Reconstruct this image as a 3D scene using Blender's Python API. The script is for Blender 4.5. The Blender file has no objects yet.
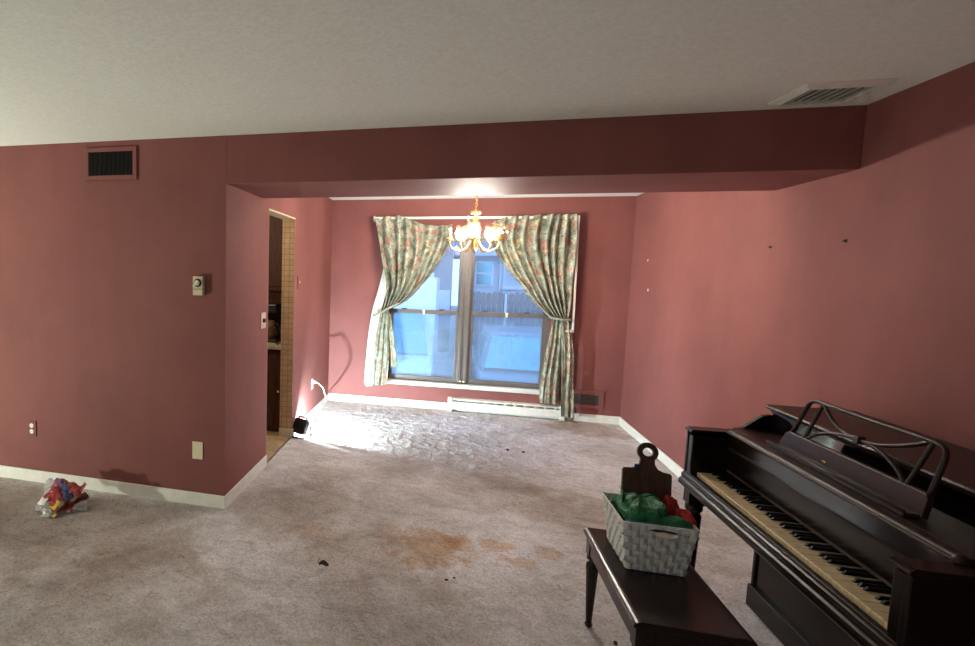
import bpy, bmesh, math, random
from mathutils import Vector, Matrix, noise

SC = bpy.context.scene
COL = SC.collection
random.seed(7)

# ------------------------------------------------------------------ camera
cam_d = bpy.data.cameras.new('camera')
cam = bpy.data.objects.new('camera', cam_d)
COL.objects.link(cam)
cam_d.sensor_fit = 'HORIZONTAL'
cam_d.sensor_width = 36.0
cam_d.lens = 517.876 * 36.0 / 975.0
cam_d.shift_x = (487.5 - 313.497) / 975.0      # the photograph is an off-centre crop
cam_d.shift_y = (316.888 - 323.0) / 975.0
cam_d.clip_start = 0.05
_r = Vector((0.96789366, 0.25045436, 0.0213184))
_u = Vector((-0.0424387, 0.07923214, 0.99595242))
_f = Vector((-0.24775152, 0.96488076, -0.08731724))
cam.matrix_world = Matrix(((_r.x, _u.x, -_f.x, 1.38984), (_r.y, _u.y, -_f.y, -3.10973),
                           (_r.z, _u.z, -_f.z, 1.59579), (0, 0, 0, 1)))
SC.camera = cam

# ------------------------------------------------------------------ world, lights, exposure
SC.view_settings.view_transform = 'Standard'
SC.view_settings.look = 'None'
SC.view_settings.gamma = 1.0
SC.view_settings.use_curve_mapping = False
SC.view_settings.exposure = 0.0
SC.cycles.use_denoising = True
SC.cycles.max_bounces = 8
SC.cycles.diffuse_bounces = 5
SC.cycles.transparent_max_bounces = 16
SC.cycles.sample_clamp_indirect = 6.0

world = bpy.data.worlds.new('dusk_sky')
SC.world = world
world.use_nodes = True
bg = world.node_tree.nodes['Background']
bg.inputs[0].default_value = (0.30, 0.52, 0.95, 1)
bg.inputs[1].default_value = 3.4

def area_light(name, loc, direction, sx, sy, power, col):
    d = bpy.data.lights.new(name, 'AREA')
    d.shape = 'RECTANGLE'; d.size = sx; d.size_y = sy; d.energy = power; d.color = col
    o = bpy.data.objects.new(name, d); COL.objects.link(o)
    o.location = loc
    o.rotation_euler = Vector(direction).to_track_quat('-Z', 'Y').to_euler()
    return o

def point_light(name, loc, power, col, radius):
    d = bpy.data.lights.new(name, 'POINT')
    d.energy = power; d.color = col; d.shadow_soft_size = radius
    o = bpy.data.objects.new(name, d); COL.objects.link(o); o.location = loc
    return o

# soft bluish fill added behind the photographer; the rear wall is solid
area_light('front_room_fill_light', (0.2, -5.45, 1.35), (0, 1, -0.12), 2.6, 1.5, 7, (0.80, 0.90, 1.0))
# bare work lamp standing on the carpet to the left of the frame
area_light('floor_work_lamp_light', (-3.6, -2.55, 0.08), (-0.15, 1.0, 1.15), 0.09, 0.09, 160, (0.93, 1.0, 0.83))
# kitchen ceiling lamp
point_light('kitchen_ceiling_lamp_light', (-0.75, 1.0, 2.0), 20, (1.0, 0.88, 0.70), 0.08)

# ------------------------------------------------------------------ materials
def new_mat(name):
    m = bpy.data.materials.new(name); m.use_nodes = True
    nt = m.node_tree
    return m, nt, nt.nodes['Principled BSDF']

def srgb(r, g, b):
    f = lambda c: (c / 255 / 12.92) if c / 255 <= 0.04045 else ((c / 255 + 0.055) / 1.055) ** 2.4
    return (f(r), f(g), f(b), 1)

def ramp(nt, fac, stops):
    n = nt.nodes.new('ShaderNodeValToRGB')
    while len(n.color_ramp.elements) < len(stops): n.color_ramp.elements.new(0.5)
    for e, (p, c) in zip(n.color_ramp.elements, stops):
        e.position = p; e.color = c
    nt.links.new(fac, n.inputs[0])
    return n.outputs[0]

def nz(nt, vec, scale, detail=4, rough=0.55, dist=0.0):
    n = nt.nodes.new('ShaderNodeTexNoise')
    n.inputs['Scale'].default_value = scale; n.inputs['Detail'].default_value = detail
    n.inputs['Roughness'].default_value = rough; n.inputs['Distortion'].default_value = dist
    nt.links.new(vec, n.inputs['Vector'])
    return n.outputs[0]

def mapping(nt, vec, scale=(1, 1, 1), rot=(0, 0, 0), loc=(0, 0, 0)):
    n = nt.nodes.new('ShaderNodeMapping')
    n.inputs['Scale'].default_value = scale; n.inputs['Rotation'].default_value = rot; n.inputs['Location'].default_value = loc
    nt.links.new(vec, n.inputs['Vector'])
    return n.outputs[0]

def coord(nt, which='Object'):
    return nt.nodes.new('ShaderNodeTexCoord').outputs[which]

def world_pos(nt):
    return nt.nodes.new('ShaderNodeNewGeometry').outputs['Position']

def mix(nt, fac, a, b, mode='MIX'):
    n = nt.nodes.new('ShaderNodeMix'); n.data_type = 'RGBA'; n.blend_type = mode
    if hasattr(fac, 'is_linked') or not isinstance(fac, (int, float)): nt.links.new(fac, n.inputs[0])
    else: n.inputs[0].default_value = fac
    for s, v in ((n.inputs[6], a), (n.inputs[7], b)):
        if isinstance(v, tuple): s.default_value = v
        else: nt.links.new(v, s)
    return n.outputs[2]

def math_n(nt, op, a, b=None):
    n = nt.nodes.new('ShaderNodeMath'); n.operation = op
    for s, v in ((n.inputs[0], a), (n.inputs[1], b)):
        if v is None: continue
        if isinstance(v, (int, float)): s.default_value = v
        else: nt.links.new(v, s)
    return n.outputs[0]

def bump(nt, bsdf, h, strength, dist=0.01):
    n = nt.nodes.new('ShaderNodeBump')
    n.inputs['Strength'].default_value = strength; n.inputs['Distance'].default_value = dist
    nt.links.new(h, n.inputs['Height']); nt.links.new(n.outputs[0], bsdf.inputs['Normal'])

def plain(name, col, rough=0.6, metal=0.0, var=0.12, scale=25, bstr=0.0, spec=None, coat=0.0):
    m, nt, b = new_mat(name)
    v = world_pos(nt)
    n = nz(nt, v, scale, 3)
    d = tuple(c * (1 - var) for c in col[:3]) + (1,)
    l = tuple(min(1, c * (1 + var)) for c in col[:3]) + (1,)
    nt.links.new(ramp(nt, n, [(0.3, d), (0.7, l)]), b.inputs['Base Color'])
    b.inputs['Roughness'].default_value = rough; b.inputs['Metallic'].default_value = metal
    if spec is not None: b.inputs['Specular IOR Level'].default_value = spec
    if coat: b.inputs['Coat Weight'].default_value = coat; b.inputs['Coat Roughness'].default_value = 0.08
    if bstr: bump(nt, b, n, bstr, 0.004)
    return m

def emit(name, col, strength):
    m = bpy.data.materials.new(name); m.use_nodes = True
    nt = m.node_tree; nt.nodes.clear()
    e = nt.nodes.new('ShaderNodeEmission'); e.inputs[0].default_value = col; e.inputs[1].default_value = strength
    o = nt.nodes.new('ShaderNodeOutputMaterial'); nt.links.new(e.outputs[0], o.inputs[0])
    return m

def wall_paint(name, col, rough=0.68):
    m, nt, b = new_mat(name)
    v = world_pos(nt)
    big = nz(nt, v, 1.3, 5, 0.6)
    streak = nz(nt, mapping(nt, v, (3, 3, 0.5)), 2.0, 4)
    fine = nz(nt, v, 120, 2)
    d = tuple(c * 0.86 for c in col[:3]) + (1,); l = tuple(c * 1.10 for c in col[:3]) + (1,)
    c1 = ramp(nt, big, [(0.3, d), (0.72, l)])
    c2 = mix(nt, 0.16, c1, ramp(nt, streak, [(0.35, (0.72, 0.72, 0.72, 1)), (0.65, (1.1, 1.06, 1.06, 1))]), 'MULTIPLY')
    nt.links.new(c2, b.inputs['Base Color'])
    b.inputs['Roughness'].default_value = rough
    b.inputs['Specular IOR Level'].default_value = 0.16
    bump(nt, b, fine, 0.12, 0.003)
    return m

def carpet_mat():
    m, nt, b = new_mat('carpet_pile')
    v = world_pos(nt)
    big = nz(nt, v, 0.9, 5, 0.62, 0.6)
    mid = nz(nt, mapping(nt, v, (1, 1.6, 1)), 4.5, 6, 0.65, 1.2)
    fine = nz(nt, v, 90, 3, 0.7)
    c = ramp(nt, big, [(0.3, (0.43, 0.39, 0.37, 1)), (0.5, (0.65, 0.625, 0.625, 1)), (0.68, (0.82, 0.80, 0.83, 1))])
    c = mix(nt, 0.55, c, ramp(nt, mid, [(0.32, (0.62, 0.58, 0.54, 1)), (0.62, (1.12, 1.12, 1.12, 1))]), 'MULTIPLY')
    c = mix(nt, 0.8, c, ramp(nt, fine, [(0.3, (0.66, 0.66, 0.66, 1)), (0.7, (1.2, 1.2, 1.2, 1))]), 'MULTIPLY')
    c = mix(nt, 0.6, c, ramp(nt, nz(nt, v, 26, 4, 0.7, 2.0), [(0.34, (0.55, 0.52, 0.5, 1)), (0.5, (1.08, 1.08, 1.1, 1))]), 'MULTIPLY')
    # spilled stains and grubby traffic patches: (x, y, radius x, radius y, strength, colour)
    warp = nz(nt, v, 7, 4, 0.6)
    warp2 = nz(nt, v, 2.2, 4, 0.6)
    def blob(c, x, y, rx, ry, k, col, w=0.9, wn=None):
        p = mapping(nt, v, (1 / rx, 1 / ry, 0), (0, 0, 0), (-x / rx, -y / ry, 0))
        ln = nt.nodes.new('ShaderNodeVectorMath'); ln.operation = 'LENGTH'; nt.links.new(p, ln.inputs[0])
        dd = math_n(nt, 'ADD', ln.outputs['Value'], math_n(nt, 'MULTIPLY', math_n(nt, 'SUBTRACT', wn or warp, 0.5), w * 2.4))
        r = nt.nodes.new('ShaderNodeMapRange'); r.interpolation_type = 'SMOOTHSTEP'
        r.inputs[1].default_value = 1.05; r.inputs[2].default_value = 0.6; r.inputs[3].default_value = 0.0; r.inputs[4].default_value = k
        nt.links.new(dd, r.inputs[0])
        return mix(nt, r.outputs[0], c, col, 'MULTIPLY')
    tan = (0.80, 0.60, 0.42, 1)
    for a in ((1.36, -0.12, 0.24, 0.24, 0.9), (1.52, -0.02, 0.12, 0.12, 0.8), (1.72, 0.03, 0.13, 0.08, 0.8),
              (1.86, -0.12, 0.13, 0.07, 0.6), (2.02, 0.02, 0.09, 0.08, 0.6), (0.66, -0.13, 0.17, 0.13, 0.55), (1.15, 0.0, 0.14, 0.12, 0.4)):
        c = blob(c, *a, tan)
    for a in ((1.0, -0.35, 0.5, 0.4, 0.5), (0.45, 0.1, 0.5, 0.5, 0.5), (2.9, 2.85, 0.6, 0.3, 0.7), (-1.0, -0.5, 1.2, 0.5, 0.5),
              (2.6, 0.6, 0.7, 0.5, 0.5), (1.6, 0.75, 1.2, 0.4, 0.35), (1.95, 1.0, 0.3, 0.2, 0.4), (-0.2, -0.9, 0.6, 0.4, 0.4)):
        c = blob(c, *a, (0.66, 0.57, 0.49, 1), 1.2, warp2)
    nt.links.new(c, b.inputs['Base Color'])
    b.inputs['Roughness'].default_value = 0.95; b.inputs['Specular IOR Level'].default_value = 0.1
    h = math_n(nt, 'ADD', math_n(nt, 'MULTIPLY', fine, 0.35), math_n(nt, 'MULTIPLY', nz(nt, v, 22, 5, 0.7, 1.5), 1.0))
    bump(nt, b, h, 0.9, 0.014)
    return m

def wood_mat(name, c0, c1, rough=0.3, scale=(2, 14, 14), coat=0.0, spec=0.5):
    m, nt, b = new_mat(name)
    v = world_pos(nt)
    n = nz(nt, mapping(nt, v, scale), 3.0, 6, 0.65, 0.8)
    nt.links.new(ramp(nt, n, [(0.32, c0), (0.68, c1)]), b.inputs['Base Color'])
    b.inputs['Roughness'].default_value = rough
    b.inputs['Specular IOR Level'].default_value = spec
    if coat: b.inputs['Coat Weight'].default_value = coat; b.inputs['Coat Roughness'].default_value = 0.12
    bump(nt, b, n, 0.06, 0.002)
    return m

def floral_mat(name):
    m, nt, b = new_mat(name)
    uv = coord(nt, 'UV')
    uvw = mapping(nt, uv)
    wn = nt.nodes.new('ShaderNodeTexNoise'); wn.inputs['Scale'].default_value = 14; wn.inputs['Detail'].default_value = 2
    nt.links.new(uvw, wn.inputs['Vector'])
    vm = nt.nodes.new('ShaderNodeVectorMath'); vm.operation = 'MULTIPLY_ADD'
    nt.links.new(wn.outputs['Color'], vm.inputs[0]); vm.inputs[1].default_value = (0.09, 0.09, 0); nt.links.new(uvw, vm.inputs[2])
    p = vm.outputs[0]
    base = ramp(nt, nz(nt, uvw, 9, 4), [(0.32, srgb(98, 102, 86)), (0.5, srgb(148, 154, 138)), (0.7, srgb(184, 190, 176))])
    c = base
    # two layers of leaves and sprigs
    for sc_, th, cols in ((38, 0.40, (srgb(58, 66, 54), srgb(96, 104, 82), srgb(110, 88, 70))), (62, 0.36, (srgb(70, 60, 54), srgb(84, 100, 84), srgb(140, 120, 92)))):
        vl = nt.nodes.new('ShaderNodeTexVoronoi'); vl.inputs['Scale'].default_value = sc_; nt.links.new(p, vl.inputs['Vector'])
        lf = ramp(nt, vl.outputs['Distance'], [(th - 0.12, (1, 1, 1, 1)), (th, (0, 0, 0, 1))])
        lcol = ramp(nt, vl.outputs['Color'], [(0.25, cols[0]), (0.5, cols[1]), (0.75, cols[2])])
        keep = ramp(nt, nz(nt, mapping(nt, uv, (1, 1, 1), (0, 0, 0), (sc_, 0, 0)), 12, 3), [(0.44, (0, 0, 0, 1)), (0.52, (1, 1, 1, 1))])
        c = mix(nt, math_n(nt, 'MULTIPLY', math_n(nt, 'MULTIPLY', lf, keep), 0.8), c, lcol)
    # blossoms: rose, pale pink, cream and brown
    for sc_, off, th in ((10.5, 0.0, 0.38), (13.0, 3.7, 0.27)):
        vf = nt.nodes.new('ShaderNodeTexVoronoi'); vf.inputs['Scale'].default_value = sc_
        nt.links.new(mapping(nt, p, (1, 1, 1), (0, 0, 0), (off, off, 0)), vf.inputs['Vector'])
        fm = ramp(nt, vf.outputs['Distance'], [(th - 0.10, (1, 1, 1, 1)), (th + 0.02, (0, 0, 0, 1))])
        fc = ramp(nt, vf.outputs['Color'], [(0.2, srgb(158, 96, 86)), (0.4, srgb(200, 158, 142)), (0.58, srgb(214, 204, 168)), (0.78, srgb(136, 100, 78))])
        petal = ramp(nt, nz(nt, p, 60, 3), [(0.38, (0.55, 0.5, 0.46, 1)), (0.6, (1.1, 1.1, 1.1, 1))])
        fc = mix(nt, 0.85, fc, petal, 'MULTIPLY')
        fmask = math_n(nt, 'MULTIPLY', fm, ramp(nt, nz(nt, p, 34, 2), [(0.36, (0.05, 0.05, 0.05, 1)), (0.48, (1, 1, 1, 1))]))
        c = mix(nt, fmask, c, fc)
    nt.links.new(c, b.inputs['Base Color'])
    b.inputs['Roughness'].default_value = 0.8; b.inputs['Specular IOR Level'].default_value = 0.2
    bump(nt, b, nz(nt, mapping(nt, uv, (1, 1, 1)), 220, 2), 0.15, 0.002)
    return m

def wallpaper_mat():
    m, nt, b = new_mat('kitchen_wallpaper')
    v = world_pos(nt)
    br = nt.nodes.new('ShaderNodeTexBrick')
    br.inputs['Scale'].default_value = 1.0
    br.inputs['Brick Width'].default_value = 0.05; br.inputs['Row Height'].default_value = 0.05
    br.inputs['Mortar Size'].default_value = 0.004; br.offset = 0.0
    br.inputs['Color1'].default_value = srgb(196, 166, 128); br.inputs['Color2'].default_value = srgb(182, 152, 114)
    br.inputs['Mortar'].default_value = srgb(158, 126, 90)
    sw = nt.nodes.new('ShaderNodeSeparateXYZ'); nt.links.new(v, sw.inputs[0])
    cb = nt.nodes.new('ShaderNodeCombineXYZ'); nt.links.new(sw.outputs[0], cb.inputs[0]); nt.links.new(sw.outputs[2], cb.inputs[1])
    nt.links.new(cb.outputs[0], br.inputs['Vector'])
    c = mix(nt, 0.3, br.outputs['Color'], ramp(nt, nz(nt, v, 30, 3), [(0.35, (0.6, 0.6, 0.6, 1)), (0.65, (1.1, 1.1, 1.1, 1))]), 'MULTIPLY')
    nt.links.new(c, b.inputs['Base Color']); b.inputs['Roughness'].default_value = 0.6
    return m

def glass_mat(name, tint=(1, 1, 1, 1), refl=0.06, haze=0.0, haze_col=(0.6, 0.7, 0.8, 1)):
    m = bpy.data.materials.new(name); m.use_nodes = True
    nt = m.node_tree; nt.nodes.clear()
    t = nt.nodes.new('ShaderNodeBsdfTransparent'); t.inputs[0].default_value = tint
    g = nt.nodes.new('ShaderNodeBsdfGlossy'); g.inputs['Roughness'].default_value = 0.02
    s = nt.nodes.new('ShaderNodeMixShader'); s.inputs[0].default_value = refl
    nt.links.new(t.outputs[0], s.inputs[1]); nt.links.new(g.outputs[0], s.inputs[2])
    out = s.outputs[0]
    if haze:
        d = nt.nodes.new('ShaderNodeBsdfDiffuse'); d.inputs[0].default_value = haze_col
        s2 = nt.nodes.new('ShaderNodeMixShader')
        v = world_pos(nt)
        n = ramp(nt, nz(nt, v, 3.5, 4), [(0.3, (haze * 0.7,) * 3 + (1,)), (0.7, (min(1, haze * 1.25),) * 3 + (1,))])
        nt.links.new(n, s2.inputs[0])
        nt.links.new(out, s2.inputs[1]); nt.links.new(d.outputs[0], s2.inputs[2]); out = s2.outputs[0]
    o = nt.nodes.new('ShaderNodeOutputMaterial'); nt.links.new(out, o.inputs[0])
    return m

def shade_glass():
    m = bpy.data.materials.new('tulip_shade_glass'); m.use_nodes = True
    nt = m.node_tree; nt.nodes.clear()
    t = nt.nodes.new('ShaderNodeBsdfTransparent'); t.inputs[0].default_value = (1, 0.97, 0.92, 1)
    tr = nt.nodes.new('ShaderNodeBsdfTranslucent'); tr.inputs[0].default_value = (0.07, 0.050, 0.024, 1)
    gl = nt.nodes.new('ShaderNodeBsdfGlossy'); gl.inputs['Roughness'].default_value = 0.1; gl.inputs[0].default_value = (1, 0.92, 0.8, 1)
    a = nt.nodes.new('ShaderNodeMixShader'); a.inputs[0].default_value = 0.30
    nt.links.new(t.outputs[0], a.inputs[1]); nt.links.new(tr.outputs[0], a.inputs[2])
    c = nt.nodes.new('ShaderNodeMixShader'); c.inputs[0].default_value = 0.12
    nt.links.new(a.outputs[0], c.inputs[1]); nt.links.new(gl.outputs[0], c.inputs[2])
    o = nt.nodes.new('ShaderNodeOutputMaterial'); nt.links.new(c.outputs[0], o.inputs[0])
    return m

MAROON = (0.240, 0.088, 0.080, 1)
M = dict(
    wall=wall_paint('maroon_wall_paint', MAROON),
    ceil=plain('ceiling_paint', (0.86, 0.90, 0.85, 1), 0.9, 0, 0.06, 60, 0.35),
    white=plain('white_trim_paint', (0.78, 0.77, 0.70, 1), 0.45, 0, 0.06, 18),
    carpet=carpet_mat(),
    bronze=plain('bronze_window_frame', (0.15, 0.13, 0.12, 1), 0.45, 0.2, 0.12, 30),
    glass=glass_mat('window_glass', (0.95, 0.98, 1, 1), 0.07, 0.06, (0.7, 0.8, 0.95, 1)),
    screen=glass_mat('insect_screen_mesh', (0.86, 0.94, 1, 1), 0.0, 0.20, (0.36, 0.52, 0.72, 1)),
    floral=floral_mat('floral_curtain_cloth'),
    lining=plain('curtain_lining', (0.82, 0.86, 0.74, 1), 0.85, 0, 0.06, 8),
    brass=plain('polished_brass', (0.80, 0.52, 0.20, 1), 0.25, 0.9, 0.08, 40),
    shade=shade_glass(),
    bulb=emit('lit_bulb', (1.0, 0.93, 0.85, 1), 2900),
    deadbulb=plain('unlit_bulb', (0.85, 0.82, 0.75, 1), 0.2),
    piano=wood_mat('ebonised_mahogany', (0.003, 0.002, 0.0018, 1), (0.010, 0.0055, 0.004, 1), 0.24, (9, 2, 14), 0.0, 0.28),
    pianobrown=wood_mat('dusty_brown_mahogany', (0.014, 0.007, 0.0045, 1), (0.034, 0.016, 0.010, 1), 0.36, (9, 2, 14), 0.0, 0.3),
    ivory=plain('ivory_keys', (0.66, 0.53, 0.31, 1), 0.35, 0, 0.12, 60),
    ebony=plain('ebony_keys', (0.004, 0.0035, 0.0035, 1), 0.5, 0, 0.1, 40, 0, 0.2),
    lacquer=wood_mat('polished_black_lacquer', (0.003, 0.002, 0.002, 1), (0.007, 0.004, 0.003, 1), 0.05, (9, 2, 14), 0.6, 0.6),
    gold=plain('gold_decal', (0.22, 0.15, 0.06, 1), 0.5, 0.2),
    bench=wood_mat('bench_mahogany', (0.007, 0.003, 0.003, 1), (0.020, 0.0075, 0.006, 1), 0.24, (14, 2, 14), 0.0, 0.3),
    strap=plain('woven_paper_strap', (0.66, 0.70, 0.68, 1), 0.7, 0, 0.14, 45, 0.1),
    board=wood_mat('walnut_board', (0.030, 0.014, 0.008, 1), (0.085, 0.042, 0.024, 1), 0.5, (28, 28, 1.6)),
    green=plain('green_tissue', (0.007, 0.140, 0.050, 1), 0.6, 0, 0.3, 30, 0.2),
    red=plain('red_cloth', (0.36, 0.018, 0.016, 1), 0.7, 0, 0.3, 40, 0.2),
    blue=plain('blue_card', (0.02, 0.12, 0.25, 1), 0.5),
    navy=plain('navy_cloth', (0.012, 0.02, 0.06, 1), 0.6),
    grille=plain('dark_grille', (0.012, 0.009, 0.007, 1), 0.6, 0, 0.2, 50),
    ivoryplastic=plain('ivory_plastic', (0.74, 0.66, 0.46, 1), 0.4, 0, 0.05, 30),
    beige=plain('beige_metal', (0.60, 0.54, 0.38, 1), 0.4, 0.1, 0.05, 30),
    blackplastic=plain('black_plastic', (0.018, 0.018, 0.020, 1), 0.45, 0, 0.15, 30),
    cord=plain('white_cord', (0.75, 0.75, 0.72, 1), 0.5),
    wallpaper=wallpaper_mat(),
    cabinet=wood_mat('dark_oak_cabinet', (0.040, 0.016, 0.008, 1), (0.105, 0.044, 0.022, 1), 0.6, (30, 30, 2.5), 0.0, 0.2),
    counter=plain('counter_laminate', (0.55, 0.46, 0.33, 1), 0.4),
    tile=plain('tan_floor_tile', (0.40, 0.28, 0.16, 1), 0.45, 0, 0.2, 12),
    grout=plain('dark_grout', (0.10, 0.07, 0.05, 1), 0.9),
    film=glass_mat('clear_plastic_film', (0.80, 0.80, 0.80, 1), 0.14, 0.34, (0.7, 0.7, 0.7, 1)),
    pred=plain('printed_red_plastic', (0.30, 0.022, 0.018, 1), 0.3, 0, 0.2, 40),
    pblue=plain('printed_blue_plastic', (0.012, 0.035, 0.16, 1), 0.3, 0, 0.2, 40),
    ppurple=plain('printed_purple_plastic', (0.20, 0.07, 0.17, 1), 0.35, 0, 0.25, 40),
    pyellow=plain('printed_yellow_plastic', (0.62, 0.40, 0.02, 1), 0.35, 0, 0.2, 40),
    pwhite=plain('printed_white_plastic', (0.75, 0.73, 0.70, 1), 0.35),
    pbrown=plain('printed_brown_plastic', (0.12, 0.030, 0.016, 1), 0.35, 0, 0.2, 40),
    leaf=plain('dry_leaf', (0.045, 0.016, 0.008, 1), 0.7, 0, 0.3, 80),
    crumb=plain('dark_crumb', (0.012, 0.009, 0.008, 1), 0.8),
    vanpaint=plain('white_vehicle_paint', (0.80, 0.82, 0.84, 1), 0.3, 0, 0.04, 5, 0, None, 0.4),
    carpaint=plain('pale_grey_car_paint', (0.24, 0.27, 0.30, 1), 0.3, 0.2, 0.05, 5, 0, None, 0.4),
    carglass=plain('vehicle_windscreen', (0.20, 0.46, 0.50, 1), 0.15, 0.75, 0.08, 3),
    tyre=plain('tyre_rubber', (0.02, 0.02, 0.022, 1), 0.85),
    asphalt=plain('wet_asphalt', (0.14, 0.145, 0.15, 1), 0.7, 0, 0.25, 12),
    fence=wood_mat('weathered_fence', (0.17, 0.15, 0.15, 1), (0.30, 0.27, 0.27, 1), 0.85, (10, 10, 1.5)),
    siding=plain('pale_house_siding', (0.62, 0.66, 0.72, 1), 0.7, 0, 0.05, 6),
    siding2=plain('grey_house_siding', (0.30, 0.29, 0.32, 1), 0.8, 0, 0.12, 20),
    roof=plain('asphalt_shingle_roof', (0.22, 0.22, 0.25, 1), 0.9, 0, 0.2, 20),
    spackle=plain('white_spackle', (0.85, 0.82, 0.78, 1), 0.8),
)
def led_mat():
    return emit('work_light_led_panel', (0.74, 0.94, 1.0, 1), 33000)
M['led'] = led_mat()

# ------------------------------------------------------------------ mesh helpers
ORG = {}
class B:
    def __init__(s): s.v = []; s.f = []; s.uv = {}
    def add(s, verts, faces):
        o = len(s.v); s.v += [Vector(p) for p in verts]
        s.f += [tuple(i + o for i in f) for f in faces]
        return s
    def box(s, x0, x1, y0, y1, z0, z1):
        return s.add([(x0, y0, z0), (x1, y0, z0), (x1, y1, z0), (x0, y1, z0), (x0, y0, z1), (x1, y0, z1), (x1, y1, z1), (x0, y1, z1)],
                     [(0, 3, 2, 1), (4, 5, 6, 7), (0, 1, 5, 4), (1, 2, 6, 5), (2, 3, 7, 6), (3, 0, 4, 7)])
    def prism(s, poly, axis, a, b):
        """poly: list of 2D points in the two remaining axes (in order x,y,z), extruded along axis from a to b"""
        def P(q, t):
            c = [q[0], q[1]]; c.insert(axis, t); return tuple(c)
        n = len(poly)
        vs = [P(q, a) for q in poly] + [P(q, b) for q in poly]
        fs = [tuple(range(n)), tuple(range(2 * n - 1, n - 1, -1))]
        fs += [(i, i + n, (i + 1) % n + n, (i + 1) % n) for i in range(n)]
        return s.add(vs, fs)
    def tube(s, pts, r, n=8, closed=False, flat=1.0):
        pts = [Vector(p) for p in pts]; m = len(pts)
        rs = r if isinstance(r, (list, tuple)) else [r] * m
        vs = []; nrm = None
        for i, p in enumerate(pts):
            if closed: t = (pts[(i + 1) % m] - pts[i - 1])
            else: t = pts[min(i + 1, m - 1)] - pts[max(i - 1, 0)]
            t.normalize()
            if nrm is None:
                nrm = t.cross(Vector((0, 0, 1)))
                if nrm.length < 1e-3: nrm = t.cross(Vector((1, 0, 0)))
            nrm = (nrm - t * nrm.dot(t)).normalized(); bn = t.cross(nrm)
            for k in range(n):
                a = 2 * math.pi * k / n
                vs.append(p + (nrm * math.cos(a) + bn * math.sin(a) * flat) * rs[i])
        fs = []
        for i in range(m if closed else m - 1):
            j = (i + 1) % m
            fs += [(i * n + k, i * n + (k + 1) % n, j * n + (k + 1) % n, j * n + k) for k in range(n)]
        if not closed:
            fs += [tuple(range(n - 1, -1, -1)), tuple((m - 1) * n + k for k in range(n))]
        return s.add(vs, fs)
    def lathe(s, prof, c=(0, 0, 0), n=16, axis='z', wob=None):
        vs = []
        for j, (r, h) in enumerate(prof):
            for k in range(n):
                a = 2 * math.pi * k / n
                rr, hh = (r, h) if wob is None else wob(r, h, a, j)
                p = (rr * math.cos(a), rr * math.sin(a), hh)
                if axis == 'y': p = (p[0], p[2], p[1])
                if axis == 'x': p = (p[2], p[0], p[1])
                vs.append((p[0] + c[0], p[1] + c[1], p[2] + c[2]))
        m = len(prof)
        fs = [(j * n + k, j * n + (k + 1) % n, (j + 1) * n + (k + 1) % n, (j + 1) * n + k) for j in range(m - 1) for k in range(n)]
        if prof[0][0] > 1e-5: fs.append(tuple(range(n - 1, -1, -1)))
        if prof[-1][0] > 1e-5: fs.append(tuple((m - 1) * n + k for k in range(n)))
        return s.add(vs, fs)
    def grid(s, fn, nu, nv, uvf=None):
        o = len(s.v)
        for j in range(nv + 1):
            for i in range(nu + 1):
                s.v.append(Vector(fn(i / nu, j / nv)))
                if uvf: s.uv[len(s.v) - 1] = uvf(i / nu, j / nv)
        s.f += [(o + j * (nu + 1) + i, o + j * (nu + 1) + i + 1, o + (j + 1) * (nu + 1) + i + 1, o + (j + 1) * (nu + 1) + i) for j in range(nv) for i in range(nu)]
        return s
    def build(s, name, mat, parent=None, smooth=False, bevel=0.0, thick=0.0, seg=2, fix=True):
        me = bpy.data.meshes.new(name)
        if parent is not None: org = ORG[parent]
        else:
            xs = [v.x for v in s.v]; ys = [v.y for v in s.v]; zs = [v.z for v in s.v]
            org = Vector(((min(xs) + max(xs)) / 2, (min(ys) + max(ys)) / 2, min(zs)))
        me.from_pydata([tuple(v - org) for v in s.v], [], s.f)
        if fix:
            bm = bmesh.new(); bm.from_mesh(me); bmesh.ops.recalc_face_normals(bm, faces=bm.faces); bm.to_mesh(me); bm.free()
        if s.uv:
            ul = me.uv_layers.new(name='cloth')
            for l in me.loops: ul.data[l.index].uv = s.uv.get(l.vertex_index, (0, 0))
        me.materials.append(M[mat] if isinstance(mat, str) else mat)
        if smooth:
            for p in me.polygons: p.use_smooth = True
        o = bpy.data.objects.new(name, me); COL.objects.link(o)
        if parent is not None: o.parent = parent; ORG[o] = org
        else: o.location = org; ORG[o] = org
        if thick:
            md = o.modifiers.new('thickness', 'SOLIDIFY'); md.thickness = thick; md.offset = 0
        if bevel:
            md = o.modifiers.new('bevel', 'BEVEL'); md.width = bevel; md.segments = seg; md.limit_method = 'ANGLE'
        return o

def tag(o, label, cat, group=None, kind=None):
    o['label'] = label; o['category'] = cat
    if group: o['group'] = group
    if kind: o['kind'] = kind
    return o

def thing(name, loc, label, cat, group=None):
    o = bpy.data.objects.new(name, None); COL.objects.link(o)
    o.location = loc; o.empty_display_size = 0.1; ORG[o] = Vector(loc)
    return tag(o, label, cat, group)

def struct(o, label, cat='structure'):
    o['kind'] = 'structure'; o['label'] = label; o['category'] = cat
    return o

def lerp_poly(pts, t):
    """point at parameter t of a polyline, equal parameter per segment, smoothed"""
    n = len(pts) - 1
    x = min(max(t, 0), 1) * n; i = min(int(x), n - 1); f = x - i
    p0 = pts[max(i - 1, 0)]; p1 = pts[i]; p2 = pts[i + 1]; p3 = pts[min(i + 2, n)]
    return tuple(0.5 * (2 * b + (c - a) * f + (2 * a - 5 * b + 4 * c - d) * f * f + (-a + 3 * b - 3 * c + d) * f ** 3) for a, b, c, d in zip(p0, p1, p2, p3))

def spline(pts, n):
    return [lerp_poly(pts, i / n) for i in range(n + 1)]

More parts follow.
